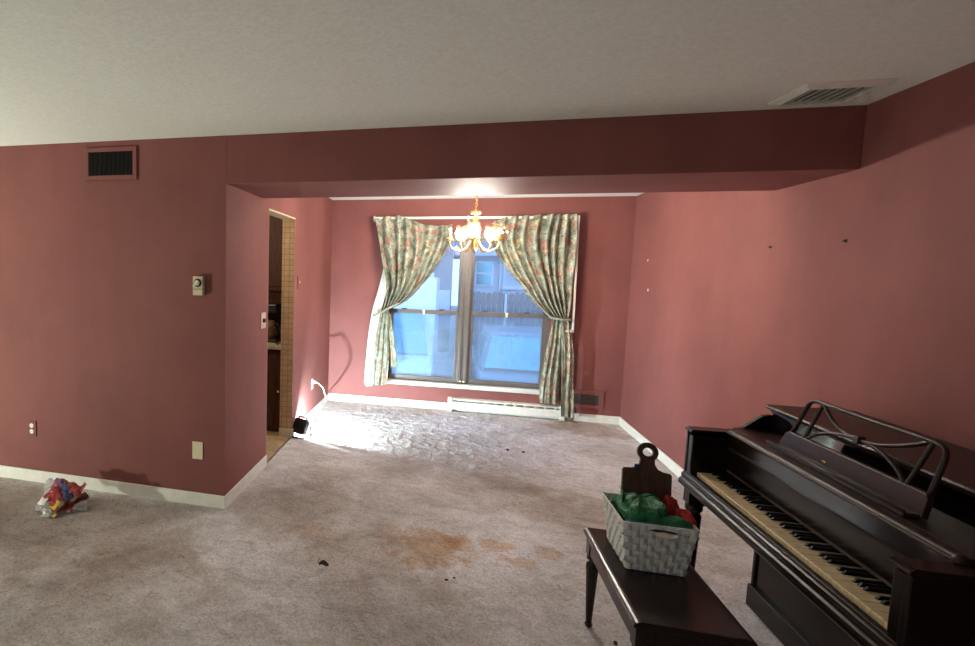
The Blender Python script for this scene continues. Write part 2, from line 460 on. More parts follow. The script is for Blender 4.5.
# ------------------------------------------------------------------ the room
XR, Y1, Y2, ZS, ZC, HB = 3.283, 0.666, 3.119, 2.141, 2.44, 0.056
DZ = 2.462        # the dining-room ceiling
XW, YW = -4.7, -5.6

def carpet_z(x, y):
    a = noise.noise(Vector((x * 1.1, y * 1.3, 2.0))) * 0.004 + noise.noise(Vector((x * 3.5, y * 4.5, 5.0))) * 0.0028
    a += noise.noise(Vector((x * 11, y * 13, 8.0))) * 0.0014
    # trodden ridges and rucks in the dining area
    r = 1 - abs(noise.noise(Vector((x * 4.2 + 3, y * 5.6, 1.0)))) * 3.2
    k = max(0, min(1, (y - 0.3) / 1.0))
    a += max(0, r) ** 2 * 0.0035 * k
    r2 = 1 - abs(noise.noise(Vector((x * 9.0 + 7, y * 11.0, 4.0)))) * 4.0
    a += (max(0, r2) ** 2 * 0.0045 + noise.noise(Vector((x * 24, y * 28, 3.0))) * 0.0016) * k
    return a
def carpet_patch(b, x0, x1, y0, y1, d):
    nx, ny = max(2, int((x1 - x0) / d)), max(2, int((y1 - y0) / d))
    b.grid(lambda u, v: (x0 + (x1 - x0) * u, y0 + (y1 - y0) * v, carpet_z(x0 + (x1 - x0) * u, y0 + (y1 - y0) * v) - 0.004), nx, ny)
b = B(); carpet_patch(b, 0.0, XR, 0.0, Y2, 0.014); carpet_patch(b, XW, XR, YW, 0.0, 0.045)
struct(b.build('floor', 'carpet', smooth=True), 'stained grey-beige carpet covering both rooms', 'floor')

struct(B().box(XW - 0.1, XR + 0.12, YW - 0.1, 0.333, ZC, ZC + 0.1).build('ceiling', 'ceil'), 'off-white textured ceiling of the front room', 'ceiling')
struct(B().box(-2.8, XR + 0.12, 0.333, Y2 + 0.14, DZ, DZ + 0.08).build('ceiling_dining', 'ceil'), 'white ceiling strip of the dining area', 'ceiling')

struct(B().box(XW, -0.12, 0, 0.12, 0, ZC).build('wall_front', 'wall'), 'maroon wall with the thermostat left of the dining opening', 'wall')
DN, DF, DT = 0.82, 1.555, 2.085     # doorway in the left dining wall
b = B(); b.box(-0.12, 0, 0, DN, 0, DZ); b.box(-0.12, 0, DF, Y2 + 0.14, 0, DZ); b.box(-0.12, 0, DN, DF, DT, DZ)
struct(b.build('wall_left', 'wall'), 'maroon dining side wall holding the kitchen doorway', 'wall')
b = B()
WX0, WX1, WZ0, WZ1 = 0.70, 2.52, 0.315, 2.06
b.box(0, WX0, Y2, Y2 + 0.14, 0, DZ); b.box(WX1, XR, Y2, Y2 + 0.14, 0, DZ)
b.box(WX0, WX1, Y2, Y2 + 0.14, 0, WZ0); b.box(WX0, WX1, Y2, Y2 + 0.14, WZ1, DZ)
struct(b.build('wall_back', 'wall'), 'maroon back wall around the double window', 'wall')
struct(B().box(XR, XR + 0.12, YW, Y2 + 0.14, 0, DZ).build('wall_right', 'wall'), 'long maroon wall behind the piano', 'wall')
struct(B().box(XW - 0.12, XW, YW, 0.12, 0, ZC).build('wall_side', 'wall'), 'maroon far left wall of the front room', 'wall')
b = B().box(XW, XR, YW - 0.12, YW, 0, ZC)
struct(b.build('wall_rear', 'wall'), 'maroon wall behind the photographer', 'wall')
struct(B().box(0.0, XR, 0, Y1, ZS, ZC).build('ceiling_soffit', 'wall', bevel=0.004), 'maroon dropped soffit beam spanning the dining opening', 'soffit')

def baseboard(name, x0, x1, y0, y1, label):
    o = B().box(x0, x1, y0, y1, -0.01, HB + 0.028).build(name, 'white', bevel=0.006)
    return struct(o, label, 'baseboard')
T = 0.013
baseboard('baseboard_front', XW, T, -T, 0, 'white baseboard under the thermostat wall')
baseboard('baseboard_left', 0, T, 0, DN, 'short white baseboard between corner and doorway')
baseboard('baseboard_left_far', 0, T, DF + 0.015, Y2, 'white baseboard between doorway and back corner')
baseboard('baseboard_back', T, 1.445, Y2 - T, Y2, 'white baseboard left of the heater')
baseboard('baseboard_back_corner', 2.735, XR - T, Y2 - T, Y2, 'short white baseboard right of the heater')
baseboard('baseboard_right', XR - T, XR, YW, Y2, 'white baseboard along the wall behind the piano')

# doorway lining: papered far jamb, cream lintel, little plinth block
struct(B().box(-0.122, 0.0, DF - 0.006, DF, 0.075, DT - 0.012).build('trim_1', 'wallpaper'), 'tan checked wallpaper on the doorway jamb', 'jamb')
struct(B().box(-0.122, 0.0, DN, DF, DT - 0.012, DT).build('trim_2', plain('cream_paint', (0.66, 0.58, 0.38, 1), 0.5)), 'cream underside of the doorway lintel', 'lintel')
struct(B().box(-0.125, 0.008, DF - 0.016, DF, 0, 0.085).build('trim_3', 'beige', bevel=0.004), 'cream baseboard block at the foot of the jamb', 'baseboard')
struct(B().box(-0.122, 0.0, DN, DN + 0.006, 0, DT - 0.012).build('trim_4', 'wallpaper'), 'papered near jamb of the doorway', 'jamb')

# ------------------------------------------------------------------ kitchen beyond the doorway
kf = B().box(-2.8, 0.0, 0.12, 3.0, -0.05, -0.006).build('kitchen_floor', 'grout')
struct(kf, 'tan tiled kitchen floor seen through the doorway', 'floor')
tm = None
for i in range(9):
    for j in range(9):
        x0 = -0.01 - 0.305 * (i + 1); y0 = 0.23 + 0.305 * j
        if i == 0 and (y0 < DN - 0.31 or y0 > DF): continue
        if tm is None:
            tm = B().box(0, 0.297, 0, 0.297, 0, 0.010).build('tile', 'tile', kf, bevel=0.002)
            me = tm.data
            me.transform(Matrix.Translation(ORG[kf]))
            o = tm
        else:
            o = tm.copy(); COL.objects.link(o); o.parent = kf
        o.location = Vector((x0, y0, -0.006)) - ORG[kf]
struct(B().box(-2.92, -2.8, 0.12, 3.0, 0, DZ).build('wall_kitchen', 'wallpaper'), 'papered far wall of the kitchen', 'wall')
struct(B().box(-2.8, -0.12, 2.30, 2.42, 0, DZ).build('wall_kitchen_back', 'wallpaper'), 'papered wall behind the kitchen counter', 'wall')

def cabinet(name, x0, x1, y0, y1, z0, z1, label, ndoor):
    t = thing(name, ((x0 + x1) / 2, (y0 + y1) / 2, z0), label, 'cabinet')
    B().box(x0, x1, y0 + 0.02, y1, z0, z1).build('body', 'cabinet', t, bevel=0.003)
    w = (x1 - x0) / ndoor
    for i in range(ndoor):
        a, c = x0 + w * i + 0.012, x0 + w * (i + 1) - 0.012
        d = B().box(a, c, y0, y0 + 0.02, z0 + 0.015, z1 - 0.015).build('door', 'cabinet', t, bevel=0.005)
        B().box(a + 0.05, c - 0.05, y0 - 0.006, y0 + 0.001, z0 + 0.065, z1 - 0.065).build('raised_panel', 'cabinet', d, bevel=0.005)
        B().lathe([(0.003, -0.03), (0.014, -0.026), (0.014, -0.016), (0.006, -0.010), (0.006, 0.001)], (c - 0.025 if i % 2 == 0 else a + 0.025, y0, (z0 + z1) / 2), 10, 'y').build('knob', 'brass', d, smooth=True)
    return t
cabinet('upper_cabinet', -1.30, -0.135, 1.94, 2.29, 1.37, 2.25, 'dark wood wall cabinet seen high in the doorway', 3)
cabinet('base_cabinet', -1.30, -0.135, 1.66, 2.29, 0.0, 0.83, 'dark wood base cabinet seen low in the doorway', 3)
tag(B().box(-1.32, -0.128, 1.63, 2.295, 0.83, 0.868).build('kitchen_worktop', 'counter', bevel=0.006), 'tan kitchen worktop on the base cabinet', 'worktop')
cm = thing('coffee_maker', (-0.36, 1.93, 0.868), 'black coffee maker on the kitchen worktop', 'coffee maker')
B().box(-0.46, -0.26, 1.83, 2.05, 0.868, 0.90).build('base', 'blackplastic', cm, bevel=0.01)
B().box(-0.46, -0.26, 1.98, 2.06, 0.90, 1.19).build('tower', 'blackplastic', cm, bevel=0.01)
B().box(-0.46, -0.26, 1.82, 2.06, 1.17, 1.26).build('brew_head', 'blackplastic', cm, bevel=0.015)
B().lathe([(0.06, 0.905), (0.075, 0.96), (0.07, 1.04), (0.05, 1.09)], (-0.36, 1.90, 0), 14).build('carafe', glass_mat('coffee_carafe_glass', (0.5, 0.35, 0.2, 1), 0.12, 0.3, (0.5, 0.36, 0.2, 1)), cm, smooth=True)
B().tube(spline([(-0.29, 1.87, 1.06), (-0.25, 1.85, 1.05), (-0.245, 1.85, 0.98), (-0.29, 1.87, 0.94)], 10), 0.008, 6).build('carafe_handle', 'blackplastic', cm, smooth=True)
tag(B().tube(spline([(-0.24, 2.05, 0.95), (-0.21, 1.95, 0.9), (-0.2, 1.85, 0.874), (-0.24, 1.76, 0.874), (-0.2, 1.70, 0.874)], 16), 0.004, 6).build('appliance_cord', 'blackplastic', smooth=True), 'thin black cord lying on the kitchen worktop', 'cord')

# ------------------------------------------------------------------ window
win = thing('window_1', ((WX0 + WX1) / 2, Y2 + 0.06, WZ0), 'bronze framed pair of double hung windows in the back wall', 'window')
win['kind'] = 'structure'
MX = 1.60
fy0, fy1 = Y2 + 0.035, Y2 + 0.12
b = B(); b.box(WX0, WX0 + 0.045, fy0, fy1, WZ0, WZ1); b.box(WX1 - 0.045, WX1, fy0, fy1, WZ0, WZ1)
b.box(WX0 + 0.045, WX1 - 0.045, fy0, fy1, WZ1 - 0.045, WZ1); b.box(WX0 + 0.045, WX1 - 0.045, fy0, fy1, WZ0, WZ0 + 0.022)
b.build('frame', 'bronze', win, bevel=0.003)
B().box(MX - 0.062, MX + 0.062, fy0 - 0.012, fy1, WZ0 + 0.022, WZ1 - 0.045).build('mullion', 'bronze', win, bevel=0.004)
for xb in (-0.034, 0.034):
    B().box(MX + xb - 0.016, MX + xb + 0.016, fy0 - 0.026, fy0 - 0.010, WZ0 + 0.022, WZ1 - 0.045).build('mullion_bead', 'bronze', win, bevel=0.004)
RZ = 1.148
for x0, x1 in ((WX0 + 0.045, MX - 0.062), (MX + 0.062, WX1 - 0.045)):
    lo = B(); s = 0.034
    lo.box(x0, x0 + s, fy0 + 0.004, fy0 + 0.03, WZ0 + 0.022, RZ + 0.02); lo.box(x1 - s, x1, fy0 + 0.004, fy0 + 0.03, WZ0 + 0.022, RZ + 0.02)
    lo.box(x0 + s, x1 - s, fy0 + 0.004, fy0 + 0.03, WZ0 + 0.022, WZ0 + 0.062); lo.box(x0 + s, x1 - s, fy0 - 0.002, fy0 + 0.03, RZ - 0.024, RZ + 0.024)
    ls = lo.build('lower_sash', 'bronze', win, bevel=0.003)
    B().box(x0 + s, x1 - s, fy0 + 0.015, fy0 + 0.019, WZ0 + 0.062, RZ - 0.024).build('pane', 'glass', ls)
    for k in (0.2, 0.75):
        xx = x0 + (x1 - x0) * k
        B().box(xx - 0.03, xx + 0.03, fy0 - 0.006, fy0 + 0.02, RZ + 0.024, RZ + 0.036).build('lift_catch', 'blackplastic', ls, bevel=0.004)
    xx = (x0 + x1) / 2 - 0.01
    B().prism([(xx - 0.018, RZ + 0.026), (xx + 0.018, RZ + 0.026), (xx + 0.01, RZ - 0.02), (xx, RZ - 0.032), (xx - 0.01, RZ - 0.02)], 1, fy0 - 0.014, fy0 - 0.002).build('sash_lock', 'ivoryplastic', ls)
    up = B()
    up.box(x0, x0 + 0.024, fy0 + 0.034, fy0 + 0.06, RZ - 0.02, WZ1 - 0.045); up.box(x1 - 0.024, x1, fy0 + 0.034, fy0 + 0.06, RZ - 0.02, WZ1 - 0.045)
    up.box(x0 + 0.024, x1 - 0.024, fy0 + 0.034, fy0 + 0.06, WZ1 - 0.08, WZ1 - 0.045); up.box(x0 + 0.024, x1 - 0.024, fy0 + 0.034, fy0 + 0.06, RZ - 0.02, RZ + 0.02)
    us = up.build('upper_sash', 'bronze', win, bevel=0.003)
    B().box(x0 + 0.024, x1 - 0.024, fy0 + 0.045, fy0 + 0.049, RZ + 0.02, WZ1 - 0.08).build('pane', 'glass', us)
    B().box(x0 + 0.01, x1 - 0.01, fy0 + 0.07, fy0 + 0.071, WZ0 + 0.03, RZ + 0.01).build('insect_screen', 'screen', win)
for x in (MX - 0.02, MX + 0.02):
    B().box(x - 0.014, x + 0.014, fy0 - 0.04, fy0 - 0.026, WZ0 + 0.024, WZ0 + 0.04).build('corner_clip', 'ivoryplastic', win, bevel=0.003)
b = B(); b.box(WX0 - 0.03, WX1 + 0.03, Y2 - 0.045, Y2 + 0.035, WZ0 - 0.022, WZ0 + 0.002)
b.build('sill', 'white', win, bevel=0.006)
B().box(WX0 - 0.02, WX1 + 0.02, Y2 - 0.014, Y2, WZ0 - 0.052, WZ0 - 0.024).build('sill_apron', 'white', win, bevel=0.004)

# ------------------------------------------------------------------ curtains
def cloth(bm, outer, inner, yc, folds, amp, top=None, nu=90, nv=60, u0=0.0, du=1.0, v0=0.0, seed=0, ph=0.0, bell=True):
    def fn(s, t):
        o = lerp_poly(outer, t); i = lerp_poly(inner, t)
        x = o[0] + (i[0] - o[0]) * s; z = o[1] + (i[1] - o[1]) * s
        if top is not None:
            tx = lerp_poly(top, s); w = (1 - t) ** 3
            x += (tx[0] - (outer[0][0] + (inner[0][0] - outer[0][0]) * s)) * w
            z += (tx[1] - (outer[0][1] + (inner[0][1] - outer[0][1]) * s)) * w
        n = noise.noise(Vector((s * 5 + seed, t * 2.2, seed * 1.7)))
        f = math.sin(2 * math.pi * (folds * s + ph + 0.35 * n + 0.25 * math.sin(3 * t + seed)))
        f = math.copysign(abs(f) ** 0.7, f)
        k = amp * (0.75 + 0.5 * noise.noise(Vector((s * 3, t * 3, seed + 9))))
        y = yc - k * f - 0.012 * n
        if bell: y -= 0.045 * math.sin(math.pi * min(1, t * 1.05)) * (0.3 + 0.7 * s)
        return (x, y, z)
    L = sum(math.hypot(outer[k + 1][0] - outer[k][0], outer[k + 1][1] - outer[k][1]) for k in range(len(outer) - 1))
    bm.grid(fn, nu, nv, lambda s, t: (u0 + du * s, v0 - L * t))
    return bm

YC = 3.005
lc = thing('floral_curtain', (0.75, YC, 0.22), 'left floral curtain tied back, white lining turned out at its wall edge', 'curtain', 'floral curtains at the window')
b = B()
cloth(b, [(0.533, 2.225), (0.588, 1.981), (0.644, 1.724), (0.70, 1.456), (0.688, 1.278), (0.663, 1.15)],
      [(1.412, 2.132), (1.412, 1.975), (1.30, 1.735), (1.13, 1.491), (0.95, 1.29), (0.80, 1.20)], YC, 7, 0.058,
      [(0.545, 2.228), (0.685, 2.250), (0.823, 2.258), (0.962, 2.205), (1.111, 2.158), (1.279, 2.145), (1.411, 2.156)], seed=1)
b.build('drape', 'floral', lc, smooth=True, thick=0.003, fix=False)
b = B(); cloth(b, [(0.645, 1.16), (0.595, 0.90), (0.580, 0.60), (0.560, 0.236)], [(0.735, 1.17), (0.74, 0.95), (0.752, 0.62), (0.742, 0.275)], YC - 0.005, 3, 0.022, nu=50, nv=40, du=0.45, v0=-1.3, seed=4, bell=False)
b.build('drape_tail', 'floral', lc, smooth=True, thick=0.003, fix=False)
b = B(); cloth(b, [(0.462, 0.275), (0.468, 0.25), (0.476, 0.225)], [(0.565, 0.285), (0.563, 0.26), (0.560, 0.232)], YC + 0.030, 1.2, 0.012, nu=24, nv=6, du=0.2, v0=-2.2, u0=0.3, seed=8, bell=False)
b.build('lining_hem', 'floral', lc, smooth=True, thick=0.003, fix=False)
b = B(); cloth(b, [(0.70, 1.13), (0.735, 0.95), (0.765, 0.72), (0.785, 0.47)], [(0.745, 1.13), (0.785, 0.95), (0.825, 0.72), (0.852, 0.505)], YC + 0.03, 1, 0.010, nu=16, nv=24, du=0.1, v0=-1.1, u0=0.7, seed=6, bell=False)
b.build('drape_fold', 'floral', lc, smooth=True, thick=0.003, fix=False)
b = B(); cloth(b, [(0.668, 1.72), (0.60, 1.40), (0.535, 1.16), (0.495, 0.85), (0.475, 0.55), (0.460, 0.262)], [(0.712, 1.66), (0.70, 1.40), (0.64, 1.14), (0.61, 0.85), (0.60, 0.55), (0.565, 0.268)], YC + 0.034, 1.2, 0.015, nu=24, nv=40, seed=8, bell=False)
b.build('lining', 'lining', lc, smooth=True, thick=0.003, fix=False)
tb = B().tube(spline([(0.545, 3.085, 1.075), (0.575, 3.0, 1.10), (0.65, 2.945, 1.135), (0.74, 2.935, 1.19), (0.825, 2.955, 1.235), (0.83, 3.0, 1.235)], 24), 0.020, 8, flat=0.6)
tb.build('tieback', 'floral', lc, smooth=True)
B().lathe([(0.004, 0.0), (0.022, -0.006), (0.024, -0.02), (0.012, -0.03), (0.008, -0.05), (0.0, -0.051)], (0.548, 3.118, 1.085), 12, 'y').build('tieback_hook', 'brass', lc, smooth=True)

rc = thing('floral_curtain', (2.3, YC, 0.05), 'right floral curtain tied back, its long tail reaching down to the heater', 'curtain', 'floral curtains at the window')
b = B()
cloth(b, [(2.683, 2.262), (2.695, 2.0), (2.70, 1.70), (2.702, 1.45), (2.695, 1.28), (2.675, 1.16)],
      [(1.845, 2.18), (1.832, 1.95), (2.0, 1.68), (2.168, 1.495), (2.32, 1.30), (2.50, 1.14)], YC, 8, 0.060,
      [(2.689, 2.269), (2.56, 2.262), (2.432, 2.262), (2.231, 2.252), (2.026, 2.242), (1.861, 2.19)], seed=2)
b.build('drape', 'floral', rc, smooth=True, thick=0.003, fix=False)
b = B(); cloth(b, [(2.53, 1.15), (2.485, 0.85), (2.44, 0.503), (2.432, 0.195)], [(2.635, 1.15), (2.64, 0.85), (2.635, 0.503), (2.635, 0.185)], YC + 0.012, 3, 0.020, nu=50, nv=40, du=0.42, v0=-1.3, seed=3, bell=False)
b.build('drape_tail', 'floral', rc, smooth=True, thick=0.003, fix=False)
b = B(); cloth(b, [(2.595, 1.15), (2.625, 0.8), (2.645, 0.4), (2.655, 0.062)], [(2.69, 1.15), (2.745, 0.8), (2.768, 0.4), (2.792, 0.058)], YC - 0.012, 2, 0.022, nu=40, nv=50, du=0.32, u0=0.5, v0=-1.3, seed=5, bell=False)
b.build('drape_tail', 'floral', rc, smooth=True, thick=0.003, fix=False)
B().tube(spline([(2.70, 3.06, 1.13), (2.69, 2.965, 1.135), (2.60, 2.935, 1.135), (2.52, 2.945, 1.145), (2.49, 2.995, 1.155)], 20), 0.020, 8, flat=0.6).build('tieback', 'floral', rc, smooth=True)
B().lathe([(0.004, 0.0), (0.022, -0.006), (0.024, -0.02), (0.012, -0.03), (0.008, -0.05), (0.0, -0.051)], (2.715, 3.118, 1.13), 12, 'y').build('tieback_hook', 'brass', rc, smooth=True)

rod = thing('curtain_rod', (1.6, 3.04, 2.2), 'flat white curtain rod running across above the window', 'curtain rod')
b = B(); b.box(0.512, 2.69, 3.033, 3.041, 2.222, 2.25); b.build('bar', 'white', rod, bevel=0.003)
for x in (0.512, 2.682):
    B().box(x, x + 0.010, 3.041, 3.112, 2.222, 2.25).build('return', 'white', rod, bevel=0.002)
for x in (0.506, 1.58, 2.676):
    B().box(x, x + 0.02, 3.112, Y2, 2.20, 2.268).build('bracket', 'white', rod, bevel=0.002)
hr = thing('hanging_rod', (2.71, 3.0, 1.0), 'white curtain rod hanging down beside the right curtain', 'curtain rod')
B().prism([(2.698, 2.25), (2.722, 2.25), (2.735, 1.005), (2.712, 1.005)], 1, 2.985, 2.993).build('bar', 'white', hr, bevel=0.002)
B().box(2.648, 2.733, 2.985, 2.993, 1.0, 1.022).build('bent_end', 'white', hr, bevel=0.002)
B().box(2.700, 2.722, 2.993, 3.033, 2.224, 2.248).build('hook', 'white', hr, bevel=0.002)

# ------------------------------------------------------------------ baseboard heater
ht = thing('baseboard_heater', (2.07, 3.08, 0), 'long white baseboard heater under the window', 'heater')
hx0, hx1 = 1.452, 2.715
B().box(hx0 + 0.05, hx1 - 0.05, Y2 - 0.012, Y2 - 0.001, 0.0, 0.158).build('back_plate', 'white', ht)
B().prism([(Y2 - 0.066, 0.028), (Y2 - 0.070, 0.034), (Y2 - 0.070, 0.105), (Y2 - 0.062, 0.116), (Y2 - 0.056, 0.112), (Y2 - 0.062, 0.10), (Y2 - 0.062, 0.028)], 0, hx0 + 0.05, hx1 - 0.05).build('front_cover', 'white', ht)
B().prism([(Y2 - 0.012, 0.158), (Y2 - 0.055, 0.150), (Y2 - 0.062, 0.138), (Y2 - 0.058, 0.136), (Y2 - 0.050, 0.145), (Y2 - 0.012, 0.150)], 0, hx0 + 0.05, hx1 - 0.05).build('top_hood', 'white', ht)
B().tube([(hx0 + 0.05, Y2 - 0.035, 0.07), (hx1 - 0.05, Y2 - 0.035, 0.07)], 0.012, 8).build('element', 'grille', ht)
for x0, x1 in ((hx0, hx0 + 0.052), (hx1 - 0.052, hx1)):
    B().box(x0, x1, Y2 - 0.074, Y2 - 0.001, 0.0, 0.162).build('end_cap', 'white', ht, bevel=0.006)
for k in range(11):
    x = hx0 + 0.11 + k * 0.105
    B().box(x - 0.006, x + 0.006, Y2 - 0.066, Y2 - 0.050, 0.105, 0.142).build('bracket_clip', 'white', ht, bevel=0.001)

# ------------------------------------------------------------------ vents and plates
def register(name, label, x0, x1, z0, z1, y, fw, frame_mat, nbars, vertical, sgn):
    t = thing(name, ((x0 + x1) / 2, y, z0), label, 'vent')
    d = 0.014 * sgn
    ya, yb = sorted((y, y + d))
    b = B(); b.box(x0 - fw, x0, ya, yb, z0 - fw, z1 + fw); b.box(x1, x1 + fw, ya, yb, z0 - fw, z1 + fw)
    b.box(x0, x1, ya, yb, z1, z1 + fw); b.box(x0, x1, ya, yb, z0 - fw, z0)
    b.build('frame', frame_mat, t, bevel=0.003)
    yc, yd = sorted((y, y + 0.003 * sgn))
    B().box(x0, x1, yc, yd, z0, z1).build('dark_opening', 'grille', t)
    ye, yf = sorted((y + 0.003 * sgn, y + 0.011 * sgn))
    for i in range(nbars):
        if vertical:
            x = x0 + (x1 - x0) * (i + 0.5) / nbars
            B().box(x - 0.0012, x + 0.0012, ye, yf, z0, z1).build('bar', 'grille', t)
        else:
            z = z0 + (z1 - z0) * (i + 0.5) / nbars
            B().box(x0, x1, ye, yf, z - 0.0035, z + 0.0035).build('slat', plain('grey_brown_slat', (0.10, 0.075, 0.065, 1), 0.6) if i == 0 else bpy.data.materials['grey_brown_slat'], t)
    return t
register('return_air_vent', 'maroon framed dark air vent high on the thermostat wall', -1.008, -0.668, 2.212, 2.368, 0.0, 0.03, 'wall', 34, True, -1)
register('floor_level_vent', 'maroon framed low vent beside the right curtain', 2.72, 3.06, 0.19, 0.305, Y2, 0.045, 'wall', 8, False, -1)

cv = thing('ceiling_vent', (2.985, -0.24, ZC - 0.03), 'white louvred vent in the ceiling near the beam', 'vent')
cx0, cx1, cy0, cy1 = 2.835, 3.15, -0.375, -0.098
b = B(); w = 0.032
for p in ([(cx0, cy0), (cx1, cy0), (cx1 - w, cy0 + w), (cx0 + w, cy0 + w)], [(cx0, cy1), (cx0, cy0), (cx0 + w, cy0 + w), (cx0 + w, cy1 - w)],
          [(cx1, cy1), (cx0, cy1), (cx0 + w, cy1 - w), (cx1 - w, cy1 - w)], [(cx1, cy0), (cx1, cy1), (cx1 - w, cy1 - w), (cx1 - w, cy0 + w)]):
    v = [(p[0][0], p[0][1], ZC - 0.004), (p[1][0], p[1][1], ZC - 0.004), (p[2][0], p[2][1], ZC - 0.020), (p[3][0], p[3][1], ZC - 0.020),
         (p[0][0], p[0][1], ZC), (p[1][0], p[1][1], ZC), (p[2][0], p[2][1], ZC), (p[3][0], p[3][1], ZC)]
    b.add(v, [(0, 1, 2, 3), (4, 7, 6, 5), (0, 4, 5, 1), (1, 5, 6, 2), (2, 6, 7, 3), (3, 7, 4, 0)])
b.build('frame', 'white', cv)
B().box(cx0 + w, cx1 - w, cy0 + w, cy1 - w, ZC - 0.003, ZC).build('dark_throat', 'grille', cv)
for i in range(7):
    x = cx0 + w + 0.010 + i * 0.033
    B().add([(x + 0.016, cy0 + w, ZC - 0.004), (x + 0.019, cy0 + w, ZC - 0.004), (x + 0.003, cy0 + w, ZC - 0.024), (x, cy0 + w, ZC - 0.024),
             (x + 0.016, cy1 - w, ZC - 0.004), (x + 0.019, cy1 - w, ZC - 0.004), (x + 0.003, cy1 - w, ZC - 0.024), (x, cy1 - w, ZC - 0.024)],
            [(0, 1, 2, 3), (4, 7, 6, 5), (0, 4, 5, 1), (1, 5, 6, 2), (2, 6, 7, 3), (3, 7, 4, 0)]).build('louvre', 'white', cv)

th = thing('thermostat', (-0.182, 0, 1.425), 'beige wall thermostat with round dial', 'thermostat')
B().box(-0.216, -0.146, -0.036, 0, 1.425, 1.548).build('case', 'beige', th, bevel=0.003)
B().box(-0.217, -0.145, -0.0375, -0.030, 1.464, 1.467).build('seam', 'leaf', th)
B().lathe([(0.027, 0.0), (0.027, -0.004), (0.022, -0.005), (0.0, -0.005)], (-0.181, -0.036, 1.506), 20, 'y').build('dial_well', 'leaf', th, smooth=False)
dl = B().lathe([(0.018, 0.0), (0.018, -0.010), (0.015, -0.013), (0.0, -0.013)], (-0.181, -0.040, 1.506), 20, 'y').build('dial', 'ivoryplastic', th)
B().prism([(-0.206, 1.487), (-0.200, 1.480), (-0.166, 1.518), (-0.172, 1.524)], 1, -0.0565, -0.053).build('pointer', 'white', dl)

def plate_y(name, cx, cz, w, h, mat, label, cat):
    t = thing(name, (cx, 0, cz - h / 2), label, cat)
    B().box(cx - w / 2, cx + w / 2, -0.007, 0, cz - h / 2, cz + h / 2).build('cover_plate', mat, t, bevel=0.003)
    return t
t = plate_y('wall_outlet', -1.535, 0.398, 0.074, 0.118, 'wall', 'maroon painted outlet with two white sockets low on the thermostat wall', 'outlet')
for dz in (-0.022, 0.022):
    sk = B().lathe([(0.017, 0.0), (0.017, -0.004), (0.0, -0.004)], (-1.535, -0.0065, 0.398 + dz), 16, 'y').build('socket', 'white', t)
    for dx in (-0.006, 0.006):
        B().box(-1.535 + dx - 0.001, -1.535 + dx + 0.001, -0.0112, -0.0100, 0.398 + dz - 0.004, 0.398 + dz + 0.005).build('slot', 'grille', sk)
t = plate_y('blank_plate', -0.195, 0.376, 0.078, 0.120, 'ivoryplastic', 'blank cream cover plate low on the wall near the corner', 'cover plate')
for dz in (-0.04, 0.04):
    B().lathe([(0.004, 0.0), (0.003, -0.0015), (0.0, -0.0018)], (-0.195, -0.007, 0.376 + dz), 10, 'y').build('screw', 'beige', t)

def plate_x(name, cy, cz, w, h, mat, label, cat):
    t = thing(name, (0, cy, cz - h / 2), label, cat)
    B().box(0, 0.007, cy - w / 2, cy + w / 2, cz - h / 2, cz + h / 2).build('cover_plate', mat, t, bevel=0.003)
    return t
pinkplate = plain('pink_tinted_plate', (0.55, 0.40, 0.32, 1), 0.4)
t = plate_x('dimmer_switch', 0.705, 1.205, 0.115, 0.125, pinkplate, 'dimmer plate with dark knob beside the kitchen doorway', 'switch')
B().lathe([(0.017, 0.0), (0.016, 0.012), (0.013, 0.018), (0.0, 0.018)], (0.007, 0.705, 1.205), 14, 'x').build('knob', 'leaf', t)
t = plate_x('light_switch', 1.70, 1.487, 0.10, 0.125, 'wall', 'maroon painted switch plate right of the kitchen doorway', 'switch')
B().box(0.006, 0.016, 1.692, 1.708, 1.478, 1.50).build('toggle', 'ivoryplastic', t, bevel=0.002)
t = plate_x('side_wall_outlet', 2.308, 0.370, 0.074, 0.118, pinkplate, 'small outlet with the white plug on the left dining wall', 'outlet')
B().lathe([(0.017, 0.0), (0.017, 0.004), (0.0, 0.004)], (0.007, 2.308, 0.391), 16, 'x').build('socket', 'white', t)

# ------------------------------------------------------------------ work light on the carpet, with its cord
LX, LY = 0.082, 1.60
def nod(b, deg=24):
    R_ = Matrix.Rotation(math.radians(-26), 3, 'Z') @ Matrix.Rotation(math.radians(-deg), 3, 'X'); c = Vector((LX, LY, 0.11))
    b.v = [R_ @ (p - c) + c for p in b.v]
    return b
wl = thing('work_light', (LX, LY, 0), 'black portable work light standing on the carpet by the left wall', 'work light')
nod(B().prism([(LX - 0.070, 0.030), (LX - 0.080, 0.055), (LX - 0.078, 0.158), (LX - 0.060, 0.178), (LX + 0.060, 0.178), (LX + 0.078, 0.158), (LX + 0.080, 0.055), (LX + 0.070, 0.030)], 1, LY - 0.032, LY + 0.022)).build('housing', 'blackplastic', wl, bevel=0.008)
for k in range(7):
    x = LX - 0.054 + k * 0.018
    nod(B().box(x - 0.004, x + 0.004, LY - 0.040, LY - 0.027, 0.060, 0.158)).build('cooling_fin', 'blackplastic', wl, bevel=0.002)
nod(B().box(LX - 0.064, LX + 0.064, LY + 0.0225, LY + 0.0240, 0.058, 0.154)).build('reflector', 'white', wl)
nod(B().box(LX - 0.018, LX + 0.018, LY + 0.0245, LY + 0.0265, 0.090, 0.120)).build('led_panel', 'led', wl)
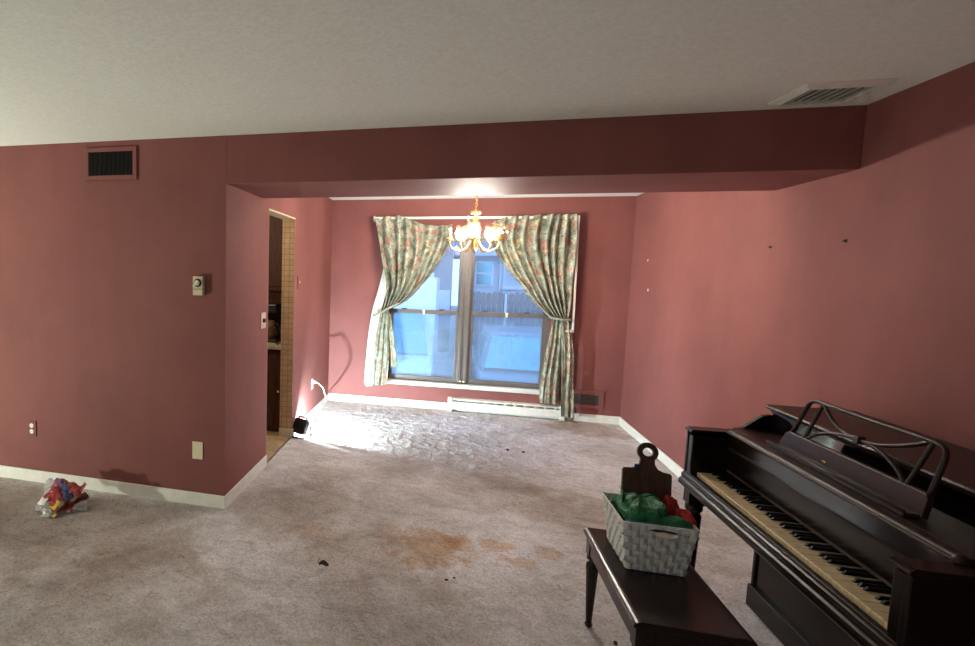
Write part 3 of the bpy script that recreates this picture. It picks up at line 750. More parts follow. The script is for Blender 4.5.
B().tube(spline([(LX - 0.092, LY - 0.01, 0.11), (LX - 0.098, LY - 0.02, 0.06), (LX - 0.094, LY - 0.045, 0.012), (LX - 0.06, LY - 0.055, 0.010), (LX + 0.06, LY - 0.055, 0.010), (LX + 0.094, LY - 0.045, 0.012), (LX + 0.098, LY - 0.02, 0.06), (LX + 0.092, LY - 0.01, 0.11)], 40), 0.008, 8).build('stand', 'blackplastic', wl, smooth=True)
B().tube(spline([(LX - 0.094, LY + 0.0, 0.06), (LX - 0.092, LY + 0.05, 0.011), (LX - 0.05, LY + 0.06, 0.010), (LX + 0.05, LY + 0.06, 0.010), (LX + 0.092, LY + 0.05, 0.011), (LX + 0.094, LY + 0.0, 0.06)], 36), 0.008, 8).build('foot_rail', 'blackplastic', wl, smooth=True)
for sgn in (-1, 1):
    B().lathe([(0.016, 0.0), (0.016, 0.012), (0.006, 0.016), (0.0, 0.016)] if sgn > 0 else [(0.016, 0.0), (0.016, -0.012), (0.006, -0.016), (0.0, -0.016)], (LX + sgn * 0.088, LY - 0.006, 0.11), 12, 'x').build('pivot_knob', 'blackplastic', wl)
nod(B().tube(spline([(LX - 0.05, LY - 0.005, 0.166), (LX - 0.045, LY - 0.01, 0.19), (LX + 0.045, LY - 0.01, 0.19), (LX + 0.05, LY - 0.005, 0.166)], 16), 0.008, 8)).build('handle', 'blackplastic', wl, smooth=True)

pc = thing('power_cord', (0.06, 2.3, 0.0), 'white power cord looping from outlet to the work light', 'cord')
B().tube(spline([(0.030, 2.300, 0.392), (0.045, 2.262, 0.399), (0.077, 2.255, 0.397), (0.107, 2.211, 0.390), (0.147, 2.211, 0.353), (0.165, 2.226, 0.281), (0.160, 2.285, 0.248), (0.138, 2.389, 0.218),
                 (0.096, 2.568, 0.171), (0.049, 2.762, 0.13), (0.024, 2.88, 0.07), (0.022, 2.93, 0.014), (0.028, 2.80, 0.010), (0.032, 2.50, 0.010), (0.045, 2.24, 0.010),
                 (0.10, 2.06, 0.010), (0.15, 1.95, 0.010), (0.20, 2.00, 0.010), (0.27, 2.06, 0.010), (0.25, 1.85, 0.010), (0.20, 1.70, 0.010), (0.14, 1.60, 0.02), (LX + 0.05, 1.565, 0.05)], 130), 0.0048, 6).build('cable', 'cord', pc, smooth=True)
B().box(0.0115, 0.040, 2.293, 2.323, 0.374, 0.408).build('plug', 'cord', pc, bevel=0.006)

# ------------------------------------------------------------------ chandelier
CX, CY = 1.60, 1.60
ch = thing('chandelier', (CX, CY, 1.78), 'brass five arm chandelier with glass tulip shades, three lit', 'chandelier')
B().lathe([(0.0, DZ), (0.062, DZ), (0.062, DZ - 0.008), (0.045, DZ - 0.03), (0.012, DZ - 0.04), (0.0, DZ - 0.04)], (CX, CY, 0), 20).build('canopy', 'brass', ch, smooth=True)
for k in range(9):
    z = DZ - 0.045 - k * 0.030
    pts = []
    for a in range(12):
        A = 2 * math.pi * a / 12
        u, w_ = 0.009 * math.cos(A), 0.020 * math.sin(A)
        pts.append((CX + (u if k % 2 else 0), CY + (0 if k % 2 else u), z - 0.012 + w_))
    B().tube(pts, 0.0028, 6, closed=True).build('chain_link', 'brass', ch, smooth=True)
B().lathe([(0.0, 2.165), (0.008, 2.16), (0.008, 2.145), (0.040, 2.138), (0.048, 2.128), (0.040, 2.118), (0.014, 2.108), (0.012, 2.09), (0.022, 2.07), (0.026, 2.05), (0.012, 2.02), (0.010, 1.97), (0.020, 1.95), (0.034, 1.925), (0.040, 1.90), (0.034, 1.875), (0.022, 1.86), (0.028, 1.845), (0.018, 1.83), (0.008, 1.815), (0.012, 1.80), (0.0, 1.788)], (CX, CY, 0), 20).build('column', 'brass', ch, smooth=True)
def tulip(r, h, a, j):
    k = j / 9.0
    s = 1 + 0.13 * k ** 2 * math.cos(6 * a)
    return r * s, h + 0.010 * k ** 3 * math.cos(6 * a)
for deg, state in ((192, 'bare'), (264, 'lit'), (336, 'dark'), (48, 'lit'), (120, 'lit')):
    A = math.radians(deg); dx, dy = math.cos(A), math.sin(A)
    P = lambda r, z: (CX + dx * r, CY + dy * r, z)
    arm = B().tube(spline([P(0.028, 1.90), P(0.05, 1.86), P(0.085, 1.815), P(0.13, 1.80), P(0.18, 1.815), P(0.21, 1.85), P(0.215, 1.885)], 24), 0.0075, 8).build('arm', 'brass', ch, smooth=True)
    c = P(0.215, 0)
    B().lathe([(0.0, 1.878), (0.012, 1.880), (0.030, 1.892), (0.034, 1.900), (0.016, 1.902), (0.014, 1.93), (0.016, 1.935), (0.0, 1.937)], c, 14).build('candle_cup', 'brass', arm, smooth=True)
    if state == 'bare':
        B().lathe([(0.0, 1.93), (0.013, 1.932), (0.013, 1.975), (0.016, 1.98), (0.014, 1.995), (0.0, 1.996)], c, 14).build('socket', 'ivoryplastic', arm, smooth=True)
    else:
        B().lathe([(0.018, 1.902), (0.034, 1.910), (0.052, 1.928), (0.060, 1.950), (0.058, 1.972), (0.048, 1.990), (0.043, 2.000), (0.046, 2.010), (0.056, 2.022), (0.066, 2.030)], c, 36, wob=tulip).build('shade', 'shade', arm, smooth=True)
        B().lathe([(0.0, 1.930), (0.010, 1.934), (0.018, 1.945), (0.022, 1.960), (0.019, 1.976), (0.010, 1.988), (0.0, 1.992)], c, 14).build('bulb', 'bulb' if state == 'lit' else 'deadbulb', arm, smooth=True)

# ------------------------------------------------------------------ piano
PYF, PYN = -0.215, -1.505       # far and near outer faces
pn = thing('upright_piano', (2.9, (PYF + PYN) / 2, 0), 'dark wooden upright piano against the right wall', 'piano')
CHK = 0.062
side = [(2.568, 0.588), (2.568, 0.848), (2.578, 0.858), (2.765, 0.862), (2.800, 0.878), (2.838, 0.915), (2.872, 0.944), (2.900, 0.952), (2.915, 0.952),
        (2.915, 0.980), (3.235, 0.980), (3.235, 0.015), (2.895, 0.015), (2.895, 0.588)]
for ya, yb in ((PYF - 0.020, PYF), (PYN, PYN + 0.020)):
    B().prism(side, 1, ya, yb).build('side_panel', 'piano', pn, bevel=0.004)
# arm blocks inside the side panels and their rounded caps
for ya, yb in ((PYF - CHK, PYF - 0.020), (PYN + 0.020, PYN + CHK)):
    B().box(2.572, 2.735, ya, yb, 0.60, 0.845).build('key_block', 'piano', pn, bevel=0.006)
for ya, yb in ((PYF - CHK - 0.004, PYF + 0.004), (PYN - 0.004, PYN + CHK + 0.004)):
    B().prism([(2.560, 0.858), (2.562, 0.868), (2.572, 0.874), (2.735, 0.876), (2.735, 0.862), (2.566, 0.858)], 1, ya, yb).build('arm_cap', 'piano', pn, bevel=0.002)
for ya, yb in ((PYF - 0.022, PYF + 0.003), (PYN - 0.003, PYN + 0.022)):
    B().prism([(2.735, 0.876), (2.762, 0.878), (2.792, 0.890), (2.832, 0.926), (2.868, 0.955), (2.898, 0.963), (2.914, 0.963), (2.914, 0.952), (2.900, 0.951), (2.872, 0.943), (2.838, 0.914), (2.800, 0.877), (2.765, 0.862), (2.735, 0.862)], 1, ya, yb).build('scroll_cap', 'piano', pn, bevel=0.002)
yi0, yi1 = PYN + CHK, PYF - CHK     # inside faces of the cheeks
B().box(2.585, 2.90, PYN + 0.020, PYF - 0.020, 0.560, 0.620).build('keybed', 'piano', pn, bevel=0.004)
B().prism([(2.548, 0.590), (2.552, 0.584), (2.590, 0.584), (2.590, 0.648), (2.584, 0.654), (2.572, 0.654), (2.568, 0.646), (2.562, 0.642), (2.558, 0.632), (2.560, 0.620), (2.552, 0.614), (2.548, 0.605)], 1, PYN + 0.002, PYF - 0.002).build('key_slip', 'piano', pn, bevel=0.0015)
NW = 52
pitch = (yi1 - yi0 - 0.008) / NW
wk = B().box(0, 0.160, 0.0005, pitch - 0.0005, -0.022, 0).build('white_key', 'ivory', pn, bevel=0.0012, seg=1)
wk.data.transform(Matrix.Translation(ORG[pn]))
bk = B().add([(0, -0.0055, 0), (0.098, -0.0055, 0), (0.098, 0.0055, 0), (0, 0.0055, 0), (0.010, -0.0045, 0.012), (0.098, -0.0045, 0.012), (0.098, 0.0045, 0.012), (0.010, 0.0045, 0.012)],
             [(0, 3, 2, 1), (4, 5, 6, 7), (0, 1, 5, 4), (1, 2, 6, 5), (2, 3, 7, 6), (3, 0, 4, 7)]).build('black_key', 'ebony', pn, bevel=0.001, seg=1)
bk.data.transform(Matrix.Translation(ORG[pn]))
first_b = True
# facing the keys (looking +x) the left hand is at the far end (+y)
for i in range(NW):
    o = wk if i == 0 else wk.copy()
    if i: COL.objects.link(o); o.parent = pn
    y = yi1 - 0.004 - pitch * (i + 1)
    drop = 0.0012 * math.sin(i * 2.7) * (1 if i % 5 == 0 else 0.3)
    o.location = Vector((2.600, y, 0.667 + drop)) - ORG[pn]
    if i % 7 in (0, 2, 3, 5, 6) and i < NW - 1:
        q = bk if first_b else bk.copy()
        if not first_b: COL.objects.link(q); q.parent = pn
        first_b = False
        q.location = Vector((2.652, y, 0.667)) - ORG[pn]
B().prism([(2.726, 0.690), (2.738, 0.690), (2.738, 0.868), (2.722, 0.868), (2.716, 0.806), (2.722, 0.800)], 1, yi0 + 0.001, yi1 - 0.001).build('fallboard', 'piano', pn, bevel=0.002)
B().tube([(2.716, yi0 + 0.02, 0.803), (2.716, yi1 - 0.02, 0.803)], 0.005, 8).build('fallboard_bead', 'pianobrown', pn, smooth=True)
B().box(2.722, 2.735, yi0 + 0.001, yi1 - 0.001, 0.684, 0.694).build('key_felt', plain('red_brown_felt', (0.05, 0.03, 0.02, 1), 0.9), pn)
# script decal on the fallboard (illegible squiggle)
pts = [(2.7205, -0.80 - 0.0085 * k * 0.55 - 0.004 * math.sin(k * 1.9), 0.838 + 0.007 * math.sin(k * 2.3)) for k in range(26)]
B().tube(spline(pts, 90), 0.0009, 5).build('script_decal', 'gold', pn, smooth=True)
# shelf over the keys with a rounded, stepped front edge
YS0, YS1 = PYN + 0.021, PYF - 0.021
sh = [(2.712, 0.868), (2.706, 0.874), (2.708, 0.880), (2.714, 0.882), (2.716, 0.887), (2.722, 0.890), (2.920, 0.890), (2.920, 0.868)]
B().prism([(x_, z_) for x_, z_ in sh if x_ < 2.75] + [(2.75, 0.890), (2.75, 0.868)], 1, yi0 + 0.001, yi1 - 0.001).build('shelf_edge', 'pianobrown', pn, bevel=0.002)
B().box(2.75, 2.920, YS0, YS1, 0.868, 0.890).build('shelf', 'pianobrown', pn, bevel=0.002)
B().lathe([(0.0, 0.866), (0.016, 0.868), (0.020, 0.876), (0.016, 0.885), (0.010, 0.892), (0.0, 0.894)], (2.722, yi0 + 0.016, 0), 14).build('shelf_scroll', 'pianobrown', pn, smooth=True)
# upper case
B().prism([(2.914, 0.888), (2.929, 0.980), (2.945, 0.980), (2.945, 0.888)], 1, PYN + 0.0205, PYF - 0.0205).build('upper_panel', 'lacquer', pn, bevel=0.002)
b = B().prism([(2.893, 0.990), (2.889, 0.998), (2.893, 1.006), (2.900, 1.008), (3.238, 1.008), (3.238, 0.982), (2.906, 0.982), (2.902, 0.988)], 1, PYN - 0.012, PYF + 0.012)
b.build('lid', 'pianobrown', pn, bevel=0.002)
B().prism([(2.908, 0.982), (2.908, 0.974), (2.914, 0.970), (2.926, 0.970), (2.926, 0.982)], 1, PYN + 0.002, PYF - 0.002).build('lid_moulding', 'piano', pn, bevel=0.002)
# lower case
B().box(2.905, 2.925, PYN + 0.020, PYF - 0.020, 0.112, 0.562).build('lower_panel', 'piano', pn, bevel=0.003)
B().box(2.885, 2.93, PYN - 0.006, PYF + 0.006, 0.004, 0.112).build('plinth', 'piano', pn, bevel=0.004)
B().box(3.19, 3.225, PYN + 0.020, PYF - 0.020, 0.02, 0.98).build('back_board', 'pianobrown', pn)
for y in (PYF - 0.035, PYN + 0.035):
    B().lathe([(0.020, 0.004), (0.026, 0.02), (0.022, 0.05), (0.025, 0.12), (0.030, 0.30), (0.034, 0.44), (0.026, 0.455), (0.037, 0.47), (0.037, 0.49), (0.028, 0.50)], (2.612, y, 0), 18).build('leg', 'piano', pn, smooth=True)
    B().box(2.575, 2.649, y - 0.033, y + 0.033, 0.498, 0.588).build('leg_block', 'piano', pn, bevel=0.004)
for k, y in enumerate((-0.80, -0.86, -0.92)):
    pd = B().box(2.79, 2.89, y - 0.013, y + 0.013, 0.055, 0.066).build('pedal', 'brass', pn, bevel=0.004)

# music desk (a fretwork rest leaning on the shelf)
md = thing('music_desk', (2.80, -0.86, 0.890), 'openwork dark music desk standing on the piano shelf', 'music desk')
dx_ = lambda z: 2.80 + 0.25 * (z - 0.875)
D = lambda y, z: (dx_(z), y, z)
base = [(-0.497, 0.893), (-0.515, 0.955), (-0.53, 0.966), (-1.180, 0.968), (-1.193, 0.955), (-1.200, 0.893)]
b = B(); n = len(base)
b.add([(dx_(z) - 0.009, y, z) for y, z in base] + [(dx_(z) + 0.009, y, z) for y, z in base],
      [tuple(range(n)), tuple(range(2 * n - 1, n - 1, -1))] + [(i, (i + 1) % n, (i + 1) % n + n, i + n) for i in range(n)])
b.build('base_board', 'pianobrown', md, bevel=0.002)
B().box(2.755, 2.80, -1.195, -0.500, 0.891, 0.905).build('ledge', 'pianobrown', md, bevel=0.004)
B().tube([(2.757, -1.195, 0.909), (2.757, -0.500, 0.909)], 0.005, 8).build('ledge_lip', 'pianobrown', md, smooth=True)
def bar(pts, r, name): B().tube(spline([D(*q) for q in pts], 28), r, 8).build(name, 'pianobrown', md, smooth=True)
bar([(-0.538, 0.962), (-0.552, 1.03), (-0.562, 1.085), (-0.585, 1.110), (-0.646, 1.115), (-0.86, 1.113), (-1.08, 1.115), (-1.150, 1.112), (-1.176, 1.09), (-1.182, 1.03), (-1.183, 0.963)], 0.0078, 'outer_rail')
bar([(-0.619, 0.965), (-0.628, 1.04), (-0.640, 1.112)], 0.0068, 'upright')
bar([(-1.102, 0.965), (-1.114, 1.04), (-1.125, 1.112)], 0.0068, 'upright')
bar([(-0.648, 1.110), (-0.70, 1.075), (-0.77, 1.047), (-0.864, 1.037), (-0.958, 1.047), (-1.05, 1.078), (-1.115, 1.110)], 0.0068, 'upper_arc')
bar([(-0.630, 0.966), (-0.69, 1.005), (-0.775, 1.030), (-0.864, 1.037), (-0.953, 1.030), (-1.035, 1.003), (-1.092, 0.966)], 0.0068, 'lower_arc')
B().box(dx_(1.037) - 0.012, dx_(1.037) + 0.012, -0.878, -0.850, 1.022, 1.052).build('centre_tie', 'pianobrown', md, bevel=0.003)
B().box(2.785, 2.789, -0.805, -0.785, 0.922, 0.928).build('catch', 'brass', md)

# ------------------------------------------------------------------ piano bench
bn = thing('piano_bench', (2.22, -0.91, 0), 'dark mahogany piano bench carrying the white basket', 'bench')
bx0, bx1, by0, by1, bz = 2.042, 2.400, -1.248, -0.572, 0.452
B().prism([(bx0, bz - 0.020), (bx0 + 0.006, bz - 0.008), (bx0 + 0.016, bz - 0.004), (bx0 + 0.020, bz), (bx1 - 0.020, bz), (bx1 - 0.016, bz - 0.004), (bx1 - 0.006, bz - 0.008), (bx1, bz - 0.020), (bx1 - 0.004, bz - 0.026), (bx0 + 0.004, bz - 0.026)], 1, by0, by1).build('seat_lid', 'bench', bn, bevel=0.003)
for ya in (by0 + 0.018, by1 - 0.038):
    B().box(bx0 + 0.06, bx1 - 0.06, ya, ya + 0.02, bz - 0.100, bz - 0.026).build('apron', 'bench', bn, bevel=0.003)
for xa in (bx0 + 0.018, bx1 - 0.038):
    B().box(xa, xa + 0.02, by0 + 0.06, by1 - 0.06, bz - 0.100, bz - 0.026).build('apron', 'bench', bn, bevel=0.003)
for x in (bx0 + 0.040, bx1 - 0.040):
    for y in (by0 + 0.040, by1 - 0.040):
        B().box(x - 0.026, x + 0.026, y - 0.026, y + 0.026, bz - 0.112, bz - 0.026).build('leg_block', 'bench', bn, bevel=0.003)
        def flute(r, h, a, j): return (r * (1 + 0.05 * math.cos(8 * a)) if 3 < j < 9 else r), h
        B().lathe([(0.0, 0.002), (0.013, 0.002), (0.017, 0.012), (0.012, 0.024), (0.0135, 0.05), (0.018, 0.14), (0.023, 0.24), (0.026, 0.28), (0.026, 0.300), (0.017, 0.308), (0.017, 0.316), (0.026, 0.324), (0.026, 0.334), (0.018, 0.341)], (x, y, 0), 24, wob=flute).build('leg', 'bench', bn, smooth=True)

# ------------------------------------------------------------------ woven basket with its contents
bk_t = thing('woven_basket', (2.222, -0.785, bz), 'white woven strap basket on the piano bench', 'basket')
Z0, Z1 = bz + 0.002, 0.650
def ring(t):
    x0 = 2.120 + (2.092 - 2.120) * t; x1 = 2.322 + (2.350 - 2.322) * t
    y0 = -0.905 + (-0.922 + 0.905) * t; y1 = -0.668 + (-0.645 + 0.668) * t
    return [(x0, y0), (x1, y0), (x1, y1), (x0, y1)]
nside = [9, 10, 9, 10]      # vertical straps per side
def on_side(sd, u, t, off):
    r = ring(t); a = Vector(r[sd]); c = Vector(r[(sd + 1) % 4]); p = a + (c - a) * u
    d = (c - a).normalized(); nrm = Vector((d.y, -d.x))
    return (p.x + nrm.x * off, p.y + nrm.y * off, Z0 + (Z1 - Z0) * t)
NR = 7
for sd in range(4):
    for k in range(nside[sd]):
        uc = (k + 0.5) / nside[sd]; hw = 0.44 / nside[sd]
        def fn(a, t, uc=uc, hw=hw, k=k, sd=sd):
            off = 0.0042 * math.cos(math.pi * (t * NR - 0.5 + k + sd)) * (-1)
            return on_side(sd, uc + (a * 2 - 1) * hw, t, off)
        B().grid(fn, 1, NR * 4).build('upright_strap', 'strap', bk_t, thick=0.0016)
for r in range(NR):
    tc = (r + 0.5) / NR; hh = 0.44 / NR
    vs = []; fs = []
    path = []
    for sd in range(4):
        for q in range(nside[sd] * 4):
            path.append((sd, q / (nside[sd] * 4)))
    b = B(); n = len(path)
    for hgt in (-hh, hh):
        for sd, u in path:
            off = 0.0042 * math.cos(math.pi * (u * nside[sd] - 0.5 + r + sd))
            b.v.append(Vector(on_side(sd, u, tc + hgt, off)))
    b.f = [(i, (i + 1) % n, (i + 1) % n + n, i + n) for i in range(n)]
    b.build('band', 'strap', bk_t, thick=0.0016)
rimp = []
for sd in range(4):
    for q in range(8): rimp.append(on_side(sd, q / 8, 1.0, 0.0))
B().tube(rimp, 0.0035, 6, closed=True).build('rim', 'strap', bk_t, smooth=True)
r0 = ring(0.0)
B().box(r0[0][0] + 0.003, r0[1][0] - 0.003, r0[0][1] + 0.003, r0[2][1] - 0.003, Z0, Z0 + 0.004).build('bottom', 'strap', bk_t)
# torn handle slot: a dark lens-shaped cut with a flap of strap hanging from it
def slot_pt(u, t): return on_side(0, u, t, 0.0050)
B().add([slot_pt(0.34, 0.90), slot_pt(0.42, 0.935), slot_pt(0.62, 0.93), slot_pt(0.74, 0.90), slot_pt(0.70, 0.875), slot_pt(0.58, 0.895), slot_pt(0.46, 0.88)], [(0, 1, 2, 3, 4, 5, 6)]).build('handle_slot', 'leaf', bk_t, thick=0.001)
B().grid(lambda u, v: on_side(0, 0.36 + 0.36 * u, 0.90 - 0.025 - 0.11 * v * (1 - abs(2 * u - 1.1)) - 0.02 * math.sin(9 * u), 0.0065 + 0.010 * v * u), 10, 4).build('handle_flap', plain('pale_strap', (0.72, 0.68, 0.58, 1), 0.7), bk_t, thick=0.0012)

cb = thing('cutting_board', (2.243, -0.685, 0.487), 'dark wooden cutting board with ring handle standing in the basket', 'cutting board')
def board_outline():
    pts = [(-0.094, 0.0), (0.094, 0.0), (0.094, 0.285), (0.086, 0.293), (0.060, 0.295), (0.040, 0.303), (0.029, 0.320), (0.027, 0.336)]
    for k in range(13):
        a = math.radians(-48 + k * (276 / 12)); pts.append((0.0405 * math.cos(a), 0.371 + 0.0405 * math.sin(a)))
    pts += [(-0.027, 0.336), (-0.029, 0.320), (-0.040, 0.303), (-0.060, 0.295), (-0.086, 0.293), (-0.094, 0.285)]
    return pts
bm = bmesh.new()
outl = board_outline(); hole = [(0.021 * math.cos(2 * math.pi * k / 16), 0.371 + 0.018 * math.sin(2 * math.pi * k / 16)) for k in range(16)]
def loop(pts):
    vs = [bm.verts.new((p[0], 0, p[1])) for p in pts]
    return [bm.edges.new((vs[i], vs[(i + 1) % len(vs)])) for i in range(len(vs))]
es = loop(outl) + loop(hole)
bmesh.ops.triangle_fill(bm, edges=es, use_beauty=True, use_dissolve=False)
ext = bmesh.ops.extrude_face_region(bm, geom=bm.faces[:])
bmesh.ops.translate(bm, verts=[e for e in ext['geom'] if isinstance(e, bmesh.types.BMVert)], vec=(0, 0.016, 0))
bmesh.ops.recalc_face_normals(bm, faces=bm.faces)
me = bpy.data.meshes.new('board'); 
tilt = Matrix.Rotation(math.radians(-15), 4, 'X') @ Matrix.Rotation(math.radians(3.5), 4, 'Y')
bm.transform(Matrix.Translation((0.0, -0.03, 0.0)) @ tilt); bm.to_mesh(me); bm.free()
me.materials.append(M['board'])
o = bpy.data.objects.new('board', me); COL.objects.link(o); o.parent = cb; ORG[o] = ORG[cb]

def crumple(fn0, nu, nv, amp, freq, seed):
    def fn(u, v):
        p = Vector(fn0(u, v))
        q = Vector((p.x * freq + seed, p.y * freq, p.z * freq))
        d = Vector((noise.noise(q), noise.noise(q + Vector((31, 7, 3))), noise.noise(q + Vector((5, 17, 41)))))
        r = abs(noise.noise(q * 2.1)) * 0.8
        return p + d * amp + Vector((0, 0, r * amp * 0.8))
    return fn, nu, nv
def dome(cx, cy, cz, rx, ry, rz, e=2.2):
    def f(u, v):
        x, y = 2 * u - 1, 2 * v - 1
        r = min(1, (abs(x) ** e + abs(y) ** e))
        return (cx + rx * x, cy + ry * y, cz + rz * (1 - r) ** 0.6)
    return f
gt = thing('green_tissue', (2.21, -0.79, 0.60), 'crumpled green tissue paper poking out of the white basket', 'tissue paper')
f_, a_, c_ = crumple(dome(2.198, -0.782, 0.628, 0.092, 0.112, 0.068, 3), 26, 26, 0.026, 17, 3)
B().grid(f_, a_, c_).build('sheet', 'green', gt, thick=0.001)
f_, a_, c_ = crumple(lambda u, v: (2.120 + 0.075 * u * (1 - 0.95 * v), -0.80 + 0.05 * u, 0.635 + 0.095 * v), 8, 14, 0.006, 30, 5)
B().grid(f_, a_, c_).build('corner', 'green', gt, thick=0.001)
f_, a_, c_ = crumple(dome(2.285, -0.862, 0.612, 0.075, 0.050, 0.060), 20, 18, 0.012, 30, 9)
B().grid(f_, a_, c_).build('sheet', 'green', gt, thick=0.001)
rt = thing('red_cloth', (2.33, -0.74, 0.60), 'bunched red cloth at the right side of the white basket', 'cloth')
f_, a_, c_ = crumple(dome(2.335, -0.835, 0.628, 0.026, 0.040, 0.056, 5), 16, 16, 0.010, 35, 2)
B().grid(f_, a_, c_).build('bunch', 'red', rt, thick=0.002)
f_, a_, c_ = crumple(dome(2.318, -0.740, 0.630, 0.028, 0.035, 0.070, 3), 16, 16, 0.012, 35, 6)
B().grid(f_, a_, c_).build('bunch', 'red', rt, thick=0.002)
tag(B().box(2.112, 2.235, -0.902, -0.882, 0.57, 0.645).build('blue_card', 'blue', bevel=0.003), 'blue card tucked inside the front of the white basket', 'card')
tag(B().box(2.212, 2.232, -0.640, -0.628, 0.60, 0.792).build('navy_strap', 'navy', bevel=0.003), 'narrow navy strap behind the cutting board', 'strap')

# ------------------------------------------------------------------ crumpled snack wrapper on the carpet
sb = thing('snack_wrapper', (-1.02, -0.30, 0), 'crumpled red, blue and purple snack wrapper on the carpet', 'wrapper')
def patch(name, mat, corners, amp, seed, bulge=0.02, n=12):
    a, b_, c, d = [Vector(q) for q in corners]
    def f0(u, v):
        p = a * (1 - u) * (1 - v) + b_ * u * (1 - v) + c * u * v + d * (1 - u) * v
        nn = (b_ - a).cross(d - a).normalized()
        return p + nn * bulge * math.sin(math.pi * u) * math.sin(math.pi * v)
    f_, a1, c1 = crumple(f0, n, n, amp, 24, seed)
    def clip(u, v):
        p = f_(u, v); return (p.x, p.y, max(0.003, p.z))
    return B().grid(clip, n, n).build(name, mat, sb, thick=0.0012)
patch('crumpled_body', 'pred', [(-1.16, -0.36, 0.004), (-0.90, -0.37, 0.004), (-0.88, -0.25, 0.140), (-1.13, -0.24, 0.155)], 0.022, 20, 0.02, 16)
patch('red_panel', 'pred', [(-1.175, -0.37, 0.035), (-1.00, -0.40, 0.050), (-0.985, -0.28, 0.125), (-1.11, -0.27, 0.115)], 0.022, 1)
patch('blue_panel', 'pblue', [(-1.075, -0.31, 0.128), (-0.965, -0.35, 0.072), (-0.915, -0.29, 0.085), (-1.02, -0.25, 0.150)], 0.014, 2, 0.012)
patch('purple_panel', 'ppurple', [(-1.13, -0.28, 0.095), (-1.035, -0.29, 0.120), (-1.03, -0.24, 0.150), (-1.13, -0.23, 0.160)], 0.016, 3)
patch('yellow_panel', 'pyellow', [(-1.055, -0.405, 0.028), (-0.985, -0.42, 0.030), (-0.965, -0.37, 0.068), (-1.025, -0.37, 0.075)], 0.010, 4, 0.006)
patch('brown_panel', 'pbrown', [(-1.00, -0.445, 0.008), (-0.945, -0.43, 0.010), (-0.925, -0.33, 0.075), (-0.985, -0.36, 0.080)], 0.012, 5)
patch('brown_tail', 'pbrown', [(-0.955, -0.36, 0.070), (-0.925, -0.36, 0.045), (-0.835, -0.28, 0.075), (-0.865, -0.27, 0.112)], 0.014, 6)
patch('white_lettering_panel', 'pwhite', [(-1.155, -0.385, 0.045), (-1.085, -0.400, 0.040), (-1.07, -0.37, 0.075), (-1.13, -0.36, 0.075)], 0.010, 7, 0.004)
patch('clear_film', 'film', [(-1.17, -0.40, 0.006), (-1.05, -0.44, 0.006), (-1.04, -0.36, 0.060), (-1.15, -0.34, 0.055)], 0.020, 8)
patch('clear_film', 'film', [(-1.21, -0.28, 0.04), (-1.11, -0.30, 0.05), (-1.10, -0.22, 0.13), (-1.20, -0.22, 0.14)], 0.022, 9)
patch('clear_film', 'film', [(-0.93, -0.38, 0.006), (-0.83, -0.32, 0.010), (-0.85, -0.27, 0.07), (-0.93, -0.31, 0.06)], 0.016, 10)
patch('yellow_tip', 'pyellow', [(-0.995, -0.448, 0.006), (-0.965, -0.45, 0.006), (-0.955, -0.41, 0.035), (-0.985, -0.41, 0.035)], 0.006, 11, 0.004)
patch('clear_film', 'film', [(-1.06, -0.46, 0.004), (-0.99, -0.46, 0.004), (-0.99, -0.40, 0.03), (-1.06, -0.40, 0.04)], 0.012, 12)
patch('silver_lining', 'pwhite', [(-1.02, -0.25, 0.110), (-0.955, -0.27, 0.085), (-0.945, -0.235, 0.12), (-1.01, -0.215, 0.15)], 0.010, 13, 0.004)

# ------------------------------------------------------------------ bits on the carpet and marks on the wall
lf = thing('dry_leaf', (0.805, -0.48, 0.0), 'dark curled leaf lying on the carpet left of the stain', 'leaf')
B().grid(lambda u, v: (0.780 + 0.05 * u, -0.50 + 0.034 * math.sin(math.pi * u) * (v - 0.5) + 0.015 * u, 0.010 + 0.016 * (2 * v - 1) ** 2 + 0.006 * math.sin(5 * u)), 12, 6).build('blade', 'leaf', lf, smooth=True, thick=0.001)
B().tube(spline([(0.785, -0.498, 0.012), (0.770, -0.475, 0.016), (0.772, -0.450, 0.022)], 8), 0.0018, 5).build('stem', 'leaf', lf, smooth=True)
def crumb(x, y, r, label, mat='crumb', cat='crumb'):
    b = B(); vs = []
    b.lathe([(0.0, 0.0), (r * 0.8, r * 0.15), (r, r * 0.5), (r * 0.6, r * 0.9), (0.0, r)], (x, y, carpet_z(x, y) - 0.004), 8, wob=lambda rr, h, a, j: (rr * (1 + 0.3 * math.sin(2 * a + x * 40)), h))
    tag(b.build('carpet_crumb', mat), label, cat, 'crumbs on the carpet')
crumb(1.99, 1.83, 0.016, 'dark crumb on the carpet nearest the back wall, left of a pair')
crumb(2.12, 1.80, 0.014, 'dark crumb on the carpet nearest the back wall, right of a pair')
crumb(1.45, -0.42, 0.008, 'small dark crumb just below the brown carpet stain')
crumb(1.49, -0.39, 0.007, 'small dark crumb right beside another below the carpet stain')
crumb(2.17, -0.70, 0.012, 'dark crumb on the carpet beside the piano bench leg')
tag(B().prism([(1.59, 2.83), (1.655, 2.80), (1.665, 2.83), (1.60, 2.86)], 2, 0.008, 0.011).build('paper_scrap', 'white'), 'small white paper scrap on the carpet before the heater', 'paper scrap')

